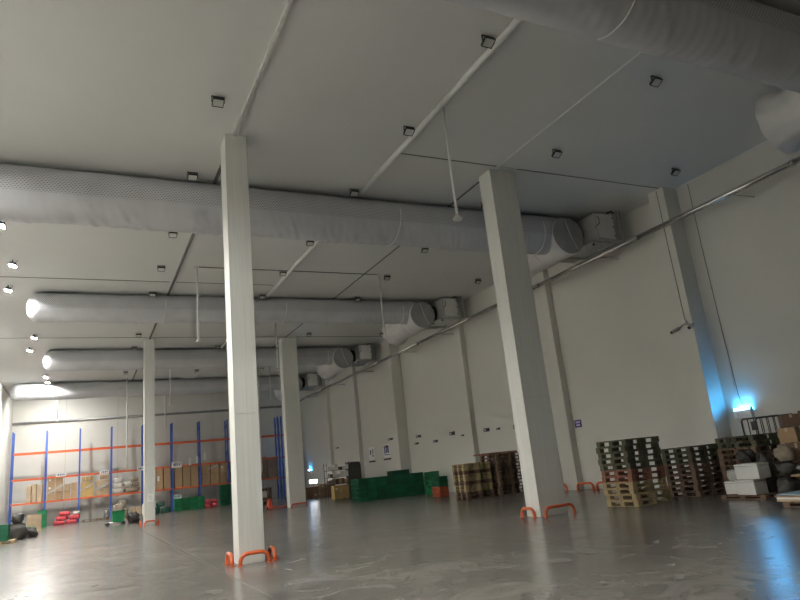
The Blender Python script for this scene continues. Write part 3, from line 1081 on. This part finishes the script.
k = 0
for (x, z, sx, sz, m) in ((2.62, 0, 0.86, 0.44, M_SACKW), (2.65, 0.45, 0.84, 0.42, M_SACKW), (2.68, 0.88, 0.78, 0.42, M_SACKW)):
    sack(x, 60.95, SH + z, sx, 0.85, sz, 0.04 * k, m, 'white woven sack piled on the rack shelf', 'white sacks on the rack', seed=k)
    k += 1
for (x, z, sx, sz, m) in ((3.75, 0, 1.2, 0.45, M_SACKB), (4.02, 0.46, 0.55, 0.42, M_SACKB), (3.4, 0.46, 0.55, 0.42, M_SACKW), (3.95, 0.89, 0.55, 0.36, M_SACKB)):
    sack(x, 60.95, SH + z, sx, 0.8, sz, 0.02 * k, m, ('beige' if m is M_SACKB else 'small white') + ' sack in the mixed heap on the rack shelf',
         ('beige' if m is M_SACKB else 'small white') + ' sacks in the mixed heap', seed=k)
    k += 1
# under the rack, on the floor
for r_ in range(3):
    for q in range(2 if r_ < 2 else 1):
        sack(-1.66 + q * 0.91 + r_ * 0.2, 60.0, r_ * 0.325, 0.84, 0.6, 0.32, 0.0, M_SACKR, 'red printed sack heaped on the floor under the rack', 'red sacks under the rack', seed=40 + r_ * 2 + q)
sack(-0.40, 60.0, 0.655, 0.5, 0.45, 0.25, 0, M_SACKW, 'small white bag lying on the red sacks', seed=50)
for i, x in enumerate((0.75, 1.75)):
    MBp = pallet_proto('bs', 1.2, 1.0, 0.15, M_WOODB, False)
    place(MBp[0], MBp[1], (x - 0.15 + 0.25 * i, 59.6, 0), 0, 'single flat brown pallet on the floor under the yellow and pale cartons', 'flat pallets under the rack')
cartons(3.55, 4.4, 60.3, 0, 2, 2, 0.75, M_CARDP, 'pale carton on the floor under the sacks', 'cartons under the sacks', 0.7, seed=21)
sack(3.0, 60.0, 0, 0.8, 0.7, 0.75, 0.0, M_SACKB, 'plump beige sack on the floor below the white sacks', seed=60)
sack(3.0, 60.0, 0.76, 0.6, 0.55, 0.6, 0.1, M_SACKB, 'beige sack sitting on the plump floor sack', seed=61)
sack(4.62, 46.2 + 12.8, 0, 0.45, 0.45, 0.95, 0, M_SACKW, 'white bag standing on the floor behind the notice column', seed=62)
for i, (x, w, h) in enumerate(((5.45, 0.8, 0.5), (6.3, 0.8, 0.45), (5.9, 0.7, 0.35))):
    sack(x, 59.6, 0.0 if i < 2 else 0.51, w, 0.7, h, 0.0, M_DGREEN, 'dark green bag heaped on the floor beside the notice column', 'dark green bags', seed=70 + i)
crates(CR_B, 7.0, 59.3, 4, 2, 4, 'bright green crate under the rack below the white sign', 'green crates under the rack sign')
for i in range(4):
    sack(9.75 + 0.53 * (i % 2), 59.6, 0.325 * (i // 2), 0.5, 0.6, 0.32, 0, M_SACKR, 'red sack on the floor between the green crate stacks', 'red sacks between crates', seed=80 + i)
crates(CR_G, 10.75, 59.0, 4, 2, 7, 'green crate in the high stack under the rack', 'green crates in the high stack')

# ------------------------------------------------------------------ left foreground of the racks
crates(CR_G, -3.85, 38.3, 1, 3, 3, 'green crate in the lone stack near the left wall', 'green crates near the left wall', rz=0.0, z0=0.16)
PP = pallet_proto('ps', 1.2, 1.2, 0.15, M_WOODY, False)
place(PP[0], PP[1], (-3.55, 38.95, 0), 0, 'pale pallet carrying the lone green crate stack near the left wall')
sack(-3.2, 41.6, 0, 1.2, 0.9, 0.85, 0.0, M_SACKD, 'black plastic bag lying low beside the green crates', seed=90, name='bin_bag', jit=0.2, e=0.7)
sack(-3.1, 41.6, 0.86, 0.6, 0.6, 0.5, 0.0, M_SACKD, 'dark bag balanced on top of the black plastic bag', seed=91, name='bin_bag', jit=0.2, e=0.7)
sack(-2.6, 42.9, 0, 0.8, 0.7, 0.5, 0.0, M_SACKD, 'small dark bag at the tip of the bag heap', seed=92, name='bin_bag', jit=0.2, e=0.7)
crates(CR_B, -3.1, 44.9, 1, 1, 2, 'bright green crate by dark bags and pale cartons', 'bright green crates by the bags')
for r_ in range(3):
    carton(-2.9, 51.9, r_ * 0.362, 0.85, 0.7, 0.355, 0.05, M_CARDP, 'pale carton in the floor stack behind the bag heap', 'pale cartons behind the bags')
crates(CR_B, -3.05, 58.2, 1, 2, 5, 'bright green crate beside the blue upright and pale cartons', 'green crates by the blue upright')

# ------------------------------------------------------------------ green waste trolley
t = tag(empty('waste_trolley', (2.0, 45.5, 0), 0.1), 'waste trolley with a green bin, grey frame and wheels', 'trolley')
mb = MB()
P = [(-0.30, -0.3, 0.14), (0.30, -0.3, 0.14), (0.30, 0.3, 0.14), (-0.30, 0.3, 0.14), (-0.36, -0.36, 0.84), (0.36, -0.36, 0.84), (0.36, 0.36, 0.84), (-0.36, 0.36, 0.84)]
mb._add(P, [(0, 3, 2, 1), (0, 1, 5, 4), (1, 2, 6, 5), (2, 3, 7, 6), (3, 0, 4, 7)])
bn = mb.build('bin', M_GREEN2, t)
mb = MB()
for s in (-1, 1):
    mb.box((0, s * 0.37, 0.83), (0.78, 0.04, 0.05))
    mb.box((s * 0.37, 0, 0.83), (0.04, 0.7, 0.05))
mb.build('rim', M_GREEN2, bn)
mb = MB()
mb.tube([(-0.75, -0.3, 0.2), (-0.75, -0.3, 0.75), (-0.62, -0.3, 1.0)], 0.025, 6)
mb.tube([(-0.75, 0.3, 0.2), (-0.75, 0.3, 0.75), (-0.62, 0.3, 1.0)], 0.025, 6)
mb.tube([(-0.75, -0.3, 0.2), (0.40, -0.3, 0.13)], 0.025, 6)
mb.tube([(-0.75, 0.3, 0.2), (0.40, 0.3, 0.13)], 0.025, 6)
mb.build('frame', M_GALV, t)
MB().tube([(-0.62, -0.3, 1.0), (-0.62, 0.3, 1.0)], 0.03, 6).build('handle', M_RUB, t)
for sx_ in (-0.6, 0.3):
    for sy_ in (-0.3, 0.3):
        MB().cyl((sx_, sy_ - 0.03, 0.1), (sx_, sy_ + 0.03, 0.1), 0.1, 14).build('wheel', M_RUB, t)
sack(2.9, 45.6, 0.0, 0.8, 0.7, 0.65, 0.1, M_SACKD, 'dark bag leaning against the green waste trolley', seed=95, name='bin_bag', jit=0.2, e=0.7)
sack(2.0, 45.5, 0.5, 0.6, 0.6, 0.75, 0.0, M_SACKB, 'beige bag sticking out of the green trolley bin', seed=96)

# notice on the column
o = MB().box((0, 0, 0), (0.34, 0.02, 0.44), M=Matrix.Rotation(R(8), 4, 'Y')).build('paper_notice', M_PAPER, None, (3.36, 39.18, 1.45))
tag(o, 'white paper notice hung on the slim column', 'notice')
for k in range(3):
    MB().box((0.02 * k - 0.02, -0.012, 0.08 - 0.08 * k), (0.16, 0.003, 0.02)).build('lettering', mat('grey_ink', (0.45, 0.45, 0.45), 0.7), o)

# ------------------------------------------------------------------ pallet jack by the far wide column
t = tag(empty('pallet_jack', (10.45, 40.6, 0), R(8)), 'red pallet jack with black handle parked beside the far wide column', 'pallet jack')
for s in (-1, 1):
    MB().box((0.45, s * 0.19, 0.08), (1.15, 0.16, 0.06), bev=0.01).build('fork', M_REDJ, t)
    MB().cyl((0.9, s * 0.19 - 0.05, 0.045), (0.9, s * 0.19 + 0.05, 0.045), 0.045, 10).build('load_wheel', M_RUB, t)
mb = MB()
P = [(-0.30, -0.28, 0.05), (-0.05, -0.28, 0.05), (-0.05, 0.28, 0.05), (-0.30, 0.28, 0.05), (-0.20, -0.10, 0.60), (-0.08, -0.10, 0.60), (-0.08, 0.10, 0.60), (-0.20, 0.10, 0.60)]
mb._add(P, [(0, 3, 2, 1), (4, 5, 6, 7), (0, 1, 5, 4), (1, 2, 6, 5), (2, 3, 7, 6), (3, 0, 4, 7)])
mb.build('pump_body', M_REDJ, t)
MB().cyl((-0.26, -0.07, 0.09), (-0.26, 0.07, 0.09), 0.09, 12).build('steer_wheel', M_RUB, t)
MB().tube([(-0.16, 0, 0.5), (-0.32, 0, 1.15)], 0.022, 8).build('shaft', M_BLACK, t)
MB().tube([(-0.32, -0.15, 1.15), (-0.35, -0.17, 1.27), (-0.35, 0.17, 1.27), (-0.32, 0.15, 1.15), (-0.32, -0.15, 1.15)], 0.02, 6).build('handle', M_BLACK, t)

# dark utility cart behind the jack
t = tag(empty('utility_cart', (11.9, 50.5, 0), 0.1), 'dark utility cart loaded with bags behind the pallet jack', 'cart')
for s in (-1, 1):
    MB().box((0, 0, 0.45 if s < 0 else 1.05), (1.5, 0.8, 0.05)).build('shelf', M_BLACK, t)
for a in (-1, 1):
    for b in (-1, 1):
        MB().tube([(a * 0.72, b * 0.37, 0.14), (a * 0.72, b * 0.37, 1.5)], 0.022, 6).build('post', M_GALV, t)
        MB().cyl((a * 0.72, b * 0.37 - 0.03, 0.08), (a * 0.72, b * 0.37 + 0.03, 0.08), 0.08, 12).build('wheel', M_RUB, t)
sack(11.7, 50.5, 1.08, 0.9, 0.6, 0.7, 0.1, M_SACKD, 'dark bag lying on the utility cart', seed=97, name='bin_bag')
sack(12.35, 50.4, 0.48, 0.5, 0.5, 0.5, 0.1, M_SACKW, 'white bag on the low shelf of the utility cart', seed=98)
cartons(12.6, 13.5, 52.5, 0, 3, 2, 1.2, M_CARDD, 'dark carton stacked on the floor between cart and far wide column', 'dark cartons by the cart', 0.7, seed=31)
sack(10.9, 52.0, 0, 0.9, 0.8, 0.6, 0.0, M_SACKB, 'beige sack on the floor beside the utility cart', seed=99)

# ------------------------------------------------------------------ wire shelf with goods by the wall
t = tag(empty('wire_shelf', (15.95, 43.8, 0)), 'black wire shelf unit loaded with small goods by the wall', 'shelf unit')
for a in (-1, 1):
    for b in (-1, 1):
        MB().tube([(a * 0.82, b * 0.28, 0), (a * 0.82, b * 0.28, 2.45)], 0.02, 6).build('post', M_BLACK, t)
SZ = [0.98, 1.45, 1.92]
for z in SZ:
    mb = MB()
    for b in range(7):
        mb.box((0, -0.27 + 0.09 * b, z), (1.64, 0.012, 0.02))
    for a in (-1, 0, 1):
        mb.box((a * 0.8, 0, z), (0.02, 0.56, 0.03))
    mb.build('shelf', M_BLACK, t)
rnd = random.Random(5)
gm = [M_CARD, M_FOAM, M_SACKD, M_CARDD, M_PAPER, M_SACKB]
gn = ['brown', 'white', 'black', 'dark brown', 'white', 'beige']
for zi, z in enumerate(SZ):
    x = 15.2
    while x < 16.6:
        w = rnd.uniform(0.18, 0.32)
        q = rnd.randrange(6)
        h = rnd.uniform(0.2, 0.4)
        carton(x + w / 2, 43.75, z + 0.016, w - 0.02, 0.4, h, 0.0, gm[q], gn[q] + ' small box on the ' + ('lowest', 'middle', 'top')[zi] + ' level of the wire shelf',
               gn[q] + ' boxes on the ' + ('lowest', 'middle', 'top')[zi] + ' wire shelf', tape=False)
        x += w
for r_ in range(2):
    for q in range(2):
        carton(15.75 + q * 0.56, 43.55, r_ * 0.452, 0.54, 0.6, 0.445, 0, M_CARDY, 'yellow carton on the floor under the wire shelf', 'yellow cartons under the wire shelf')
# dark tarp-covered load next to the shelf
o = MB().blob((0, 0, 1.2), (0.9, 0.9, 2.4), 24, 16, 0.22, 0.03, 7).build('covered_load', M_SACKD, None, (17.25, 43.9, 0))
tag(o, 'tall load under a dark cover beside the wire shelf', 'covered load')
MB().tube([(-0.46, -0.45, 1.2), (0, -0.49, 1.25), (0.46, -0.45, 1.2)], 0.015, 5).build('rope', M_BLACK, o)
# work desk with a bright lamp by the far wall
t = tag(empty('work_desk', (17.6, 55.4, 0)), 'dark work desk by the wall with a bright lamp on it', 'desk')
MB().box((0, 0, 0.76), (1.9, 0.8, 0.05)).build('desk_top', M_BLACK, t)
for a in (-1, 1):
    for b in (-1, 1):
        MB().box((a * 0.88, b * 0.34, 0.37), (0.06, 0.06, 0.735)).build('leg', M_BLACK, t)
t = tag(empty('work_lamp', (17.95, 55.3, 0.786)), 'bright white work lamp standing on the dark desk', 'lamp')
MB().cyl((0, 0, 0), (0, 0, 0.03), 0.12, 14).build('base', M_BLACK, t)
MB().cyl((0, 0, 0.03), (0, 0, 0.3), 0.02, 8).build('stem', M_BLACK, t)
MB().box((0, 0.03, 0.45), (0.75, 0.06, 0.34), bev=0.02).build('lamp_housing', M_BLACK, t)
MB().box((0, -0.008, 0.45), (0.68, 0.012, 0.28)).build('lit_panel', M_WORK, t)
cartons(15.9, 17.3, 52.2, 0, 2, 3, 0.85, M_CARDD, 'dark carton on the floor in front of the lamp desk', 'cartons before the desk', 0.6, seed=33)
cartons(17.3, 18.6, 52.0, 0, 3, 2, 1.0, M_CARDD, 'dark carton stacked by the wall between desk and covered load', 'cartons between desk and covered load', 0.7, seed=34)

# ------------------------------------------------------------------ wall fittings


def insect_lamp(y, z, label, tall=1.0):
    t = tag(empty('insect_lamp', (XR, y, z)), label, 'insect lamp')
    cs = MB().box((-0.10, 0, -0.02), (0.14, 0.62, 0.26), bev=0.012).build('casing', M_WHITE, t)
    MB().box((-0.02, 0, -0.02), (0.04, 0.5, 0.2)).build('wall_mount', M_GALV, t)
    for s in (-1, 1):
        MB().box((-0.10, s * 0.30, 0.15), (0.10, 0.02, 0.1)).build('tube_holder', M_WHITE, cs)
    MB().cyl((-0.10, -0.28, 0.155), (-0.10, 0.28, 0.155), 0.022, 10).build('glowing_tube', M_UV, t)
    MB().cyl((-0.145, -0.2, 0.135), (-0.145, 0.2, 0.135), 0.014, 8).build('bright_tube', M_UVW, t)
    MB().box((-0.172, 0, -0.02), (0.004, 0.4, 0.14)).build('front_grille', M_GALV, cs)
    return t


insect_lamp(13.95, 2.24, 'glowing blue insect lamp on the wall above the black cage trolley')
insect_lamp(59.4, 2.1, 'glowing blue insect lamp on the wall beside the far wide column')
MBc = tag(MB().tube([(XR - 0.02, 14.10, HC - 0.05), (XR - 0.02, 14.12, 8.0), (XR - 0.02, 14.09, 5.0), (XR - 0.02, 14.04, 2.8), (XR - 0.02, 13.98, 2.52)], 0.009, 6).build('power_cable', M_RUB), 'thin black cable running down the wall to the blue lamp', 'cable')
MB().box((XR - 0.03, 14.11, 6.5), (0.05, 0.06, 0.03)).build('cable_clip', M_GALV, MBc)
MBc = tag(MB().tube([(18.385, 14.9, HC - 0.05), (18.385, 14.9, 8.2), (18.385, 14.87, 5.57)], 0.009, 6).build('camera_cable', M_RUB), 'thin black cable running down the pilaster to the cameras', 'cable')
MB().box((18.385, 14.89, 7.2), (0.04, 0.05, 0.03)).build('cable_clip', M_GALV, MBc)
t = tag(empty('camera_mount', (18.4, 14.86, 5.42)), 'pair of white security cameras on the wall pilaster', 'security camera')
MB().box((-0.06, 0, 0.06), (0.12, 0.13, 0.16), bev=0.01).build('junction_box', M_WHITE, t)
MB().tube([(-0.10, -0.32, -0.1), (-0.14, 0, -0.02), (-0.10, 0.32, -0.14)], 0.025, 6).build('arm', M_GALV, t)
for s in (-1, 1):
    a = Vector((-0.12, s * 0.32, -0.12))
    d = Vector((-0.22, s * 0.05 + 0.02, -0.10))
    cb = MB().tube([a - d * 0.3, a + d], 0.062, 12).build('camera_body', M_GALV, t)
    MB().tube([a + d * 0.95, a + d * 1.06], 0.055, 12).build('lens', M_BLACK, cb)
# violet sign
o = MB().box((0, 0, 0), (0.02, 0.42, 0.32)).build('wall_sign', M_PURP, None, (XR - 0.012, 21.88, 2.72))
tag(o, 'small violet blue wall sign with two pale lines beside the wide column', 'sign')
for z, w in ((0.06, 0.26), (-0.06, 0.22)):
    MB().box((-0.012, 0, z), (0.004, w, 0.075)).build('lettering', mat('pale_ink', (0.62, 0.58, 0.75), 0.6), o)
# posters


def poster(y, z, w, h, label, kind):
    o = MB().box((0, 0, 0), (0.012, w, h)).build('poster', M_PAPER, None, (XR - 0.007, y, z))
    tag(o, label, 'poster')
    cells = [(-.22, .1, .2, .34), (.22, .14, .12, .4), (.2, -.18, .26, .10)] if kind else [(-.30, .05, .16, .5), (-.06, .08, .16, .46), (.2, .1, .22, .5), (0, -.28, .8, .05)]
    for a, b, cw, ch in cells:
        MB().box((-0.008, -a * w, b * h), (0.004, cw * w, ch * h)).build('lettering', M_INK if kind else M_INKB, o)
    MB().box((-0.02, 0, -h / 2 - 0.09), (0.05, w * 1.05, 0.11)).build('ledge', M_BLACK, o)
    return o


poster(44.6, 2.85, 1.0, 0.95, 'white poster with two dark marks and a black ledge', True)
poster(41.9, 2.88, 1.1, 0.95, 'white poster with dense dark columns and a black ledge', False)
for i, (y, z, w, h) in enumerate([(41.1, 3.62, .72, .14), (42.0, 3.18, .6, .14), (38.2 - 1.0, 3.03, .5, .12), (36.85, 3.45, .62, .15), (34.7, 2.98, .5, .14), (32.6, 3.26, .55, .2),
                                  (31.5, 3.05, .3, .08), (29.0, 3.12, .5, .18), (27.9, 3.08, .3, .1), (26.3, 3.03, .5, .2), (47.3, 3.5, .55, .1), (51.8, 3.76, .7, .1)]):
    o = MB().box((0, 0, 0), (0.05, w, h), bev=0.008).build('wall_bracket', M_BLACK, None, (XR - 0.026, y, z))
    tag(o, ('small dark wall bracket above the dense poster', 'small dark wall bracket just over the dense poster', 'dark wall bracket beside the wide pilaster, low one',
            'dark wall bracket beside the wide pilaster, high one', 'dark wall bracket over the bright green crates', 'bold dark wall bracket between pilaster and pallets, upper one',
            'tiny dark wall bracket between pilaster and pallets', 'dark wall bracket above the low pale pallet stack', 'tiny dark wall bracket above the tall pallet stack',
            'dark wall bracket next to the wide column edge', 'dark wall bracket above the wire shelf cover', 'flat dark wall bracket above the wire shelf')[i], 'bracket')
    MB().box((-0.03, w * 0.2, 0), (0.02, w * 0.3, h * 0.6)).build('plate', M_GALV, o)

# ------------------------------------------------------------------ clutter in the near right corner
# white foam boxes on a low pallet
PF = pallet_proto('bd', 1.2, 1.3, 0.1, M_WOODB, True)
place(PF[0], PF[1], (15.95, 11.85, 0), 0, 'low brown pallet under the white foam boxes')


def foam_box(x, y, z, sx, sy, sz, rz, label):
    o = MB().box((0, 0, sz * 0.43), (sx, sy, sz * 0.86), bev=0.012).build('foam_box', M_FOAM, None, (x, y, z), rz)
    tag(o, label, 'foam box')
    MB().box((0, 0, sz * 0.935), (sx + 0.012, sy + 0.012, sz * 0.12), bev=0.01).build('lid', M_FOAM, o)
    return o


foam_box(15.58, 11.70, 0.102, 0.45, 0.56, 0.38, -0.06, 'white foam box at the bottom, next to the bagged one')
foam_box(15.80, 12.30, 0.102, 0.42, 0.42, 0.33, 0.15, 'small white foam box with a plastic bag on its lid')
foam_box(15.64, 11.62, 0.487, 0.46, 0.66, 0.38, 0.0, 'long white foam box resting on the other two')
sack(15.80, 12.28, 0.440, 0.34, 0.34, 0.3, 0.3, M_FILM, 'crumpled clear plastic bag on the small foam box', seed=101, name='plastic_bag')

# black cage trolley near the wall
t = tag(empty('cage_trolley', (18.35, 12.75, 0)), 'black cage trolley with upright bars near the blue lamp', 'cage trolley')
MB().box((0, 0, 0.2), (0.7, 1.3, 0.05)).build('base', M_BLACK, t)
for a in (-1, 1):
    pts = [(a * 0.33, -0.62, 0.22), (a * 0.33, -0.62, 1.98), (a * 0.33, -0.56, 2.04), (a * 0.33, 0.56, 2.04), (a * 0.33, 0.62, 1.98), (a * 0.33, 0.62, 0.22)]
    sd = MB().tube(pts, 0.024, 8).build('side_frame', M_BLACK, t)
    for k in range(5):
        MB().tube([(a * 0.33, -0.41 + 0.205 * k, 0.22), (a * 0.33, -0.41 + 0.205 * k, 2.03)], 0.013, 6).build('bar', M_BLACK, sd)
    for z in (0.75, 1.55):
        MB().tube([(a * 0.33, -0.62, z), (a * 0.33, 0.62, z)], 0.014, 6).build('bar', M_BLACK, sd)
    for b in (-1, 1):
        MB().cyl((a * 0.28, b * 0.55 - 0.03, 0.085), (a * 0.28, b * 0.55 + 0.03, 0.085), 0.085, 12).build('wheel', M_RUB, t)
MB().box((-0.36, 0.2, 1.82), (0.02, 0.2, 0.26)).build('tag_plate', M_BLACK, t)

# loaded pallet of old cartons at the frame edge
PD = pallet_proto('bd2', 1.3, 1.7, 0.15, M_WOODB, True)
place(PD[0], PD[1], (16.95, 10.32, 0), 0, 'brown pallet under the heap of old cartons')
B0 = 0.153
cl = [(16.72, 10.85, 0, .75, .8, .6, .04, M_CARDD), (16.72, 9.95, 0, .75, .8, .62, -.03, M_CARDD), (16.66, 10.8, .625, .62, .7, .5, .12, M_CARDD),
      (16.70, 9.95, .645, .7, .8, .45, -.06, M_CARDD), (16.60, 11.02, 1.135, .4, .42, .38, .3, M_CARD), (16.70, 10.42, 1.135, .4, .42, .5, .1, M_CARDD),
      (16.68, 9.85, 1.105, .55, .5, .42, .2, M_CARDD), (16.62, 10.95, 1.525, .5, .4, .32, .8, M_CARDD), (16.70, 10.4, 1.645, .42, .36, .26, -.3, M_CARDD),
      (16.66, 9.85, 1.535, .4, .5, .34, .35, M_CARD)]
for i, (x, y, z, sx, sy, sz, rz, m) in enumerate(cl):
    carton(x, y, B0 + z, sx, sy, sz, rz, m, ('brown' if m is M_CARD else 'dark brown') + ' old carton in the heap beside the cage trolley, '
           + ('bottom', 'second', 'third', 'topmost')[0 if z < 0.3 else 1 if z < 1.0 else 2 if z < 1.3 else 3] + ' layer', 'cartons in the heap')
# rubbish bags between foam boxes and carton heap
for i, (x, y, z, sx, sy, sz, m, lb) in enumerate([
        (16.3, 12.2, 0.102, 0.4, 0.55, 0.75, M_SACKB, 'beige bag behind the white foam boxes'),
        (16.3, 12.2, 0.86, 0.4, 0.55, 0.35, M_SACKD, 'dark bag lying on the beige bag behind the foam boxes'),
        (16.15, 11.62, 0.102, 0.42, 0.45, 1.0, M_SACKD, 'tall dark bag behind the long foam box'),
        (15.85, 10.86, 0.0, 0.62, 0.5, 0.5, M_SACKD, 'dark crumpled rubbish bag beside the foam boxes'),
        (15.85, 10.0, 0.0, 0.65, 0.65, 0.55, M_FILM, 'crumpled clear film bundle in front of the carton heap'),
        (15.9, 10.82, 0.51, 0.5, 0.5, 0.35, M_SACKD, 'dark bag on top of another dark bag'),
        (15.85, 10.1, 0.56, 0.6, 0.6, 0.25, M_FILM, 'small wad of clear film atop the film bundles'),
        (15.95, 10.8, 0.87, 0.4, 0.45, 0.4, M_SACKB, 'slim beige bag perched beside the carton heap'),
        (15.95, 10.1, 0.82, 0.5, 0.55, 0.4, M_SACKD, 'dark bag perched on the wad of clear film')]):
    sack(x, y, z, sx, sy, sz, 0.0, m, lb, seed=110 + i, name='plastic_bag' if m is M_FILM else 'rubbish_bag', jit=0.26, e=0.8)
# flat boards and cardboard in front
PX = pallet_proto('bd3', 1.5, 1.4, 0.12, M_WOODB, True)
place(PX[0], PX[1], (14.6, 9.05, 0), R(3), 'low brown pallet under the flat boards')
z = 0.122
for i, (m, th, w, lb) in enumerate([(M_CARDP, 0.035, 1.55, 'pale cardboard sheet at the bottom of the flat pile'), (M_FOAM, 0.04, 1.5, 'white board in the flat pile'),
                                    (M_CARD, 0.03, 1.6, 'brown cardboard sheet inside the flat pile'), (M_BLUEB, 0.02, 1.45, 'pale blue board on the flat pile')]):
    o = MB().box((0, 0, th / 2), (w, 1.55, th)).build('flat_board', m, None, (14.6 + 0.03 * i, 9.08 + 0.02 * i, z), R(3 - 2 * i))
    tag(o, lb, 'board')
    MB().box((-w / 2 + 0.05, 0, th + 0.001), (0.05, 1.5, 0.002)).build('edge_strip', M_TAPE, o)
    z += th + 0.003
cm = carton(14.25, 8.95, z, 0.5, 0.5, 0.3, 0.1, M_CARD, 'brown carton with a dark mark on the flat boards', tape=False)
mb = MB()
mb.box((-0.2515, 0.0, 0.15), (0.003, 0.035, 0.14))
mb.box((-0.2515, 0.0, 0.075), (0.003, 0.10, 0.025))
mb.box((-0.2515, 0.025, 0.205), (0.003, 0.05, 0.025))
mb.build('printed_mark', M_INK, cm)
carton(14.98, 9.25, z, 0.7, 0.9, 0.32, 0.0, M_CARDP, 'pale carton behind the marked carton on the flat boards')
o = MB().box((0, 0, 0.02), (0.9, 1.1, 0.04)).build('flat_board', M_CARD, None, (14.9, 9.25, z + 0.326), R(-6))
tag(o, 'brown cardboard sheet lying across the pale carton', 'board')
MB().box((0, 0, 0.041), (0.86, 0.03, 0.002)).build('crease', M_CARDD, o)
sack(14.85, 9.2, z + 0.372, 0.6, 0.6, 0.28, 0.2, M_SACKW, 'white bag on top of the brown sheet at the corner pile', seed=130, name='plastic_bag')
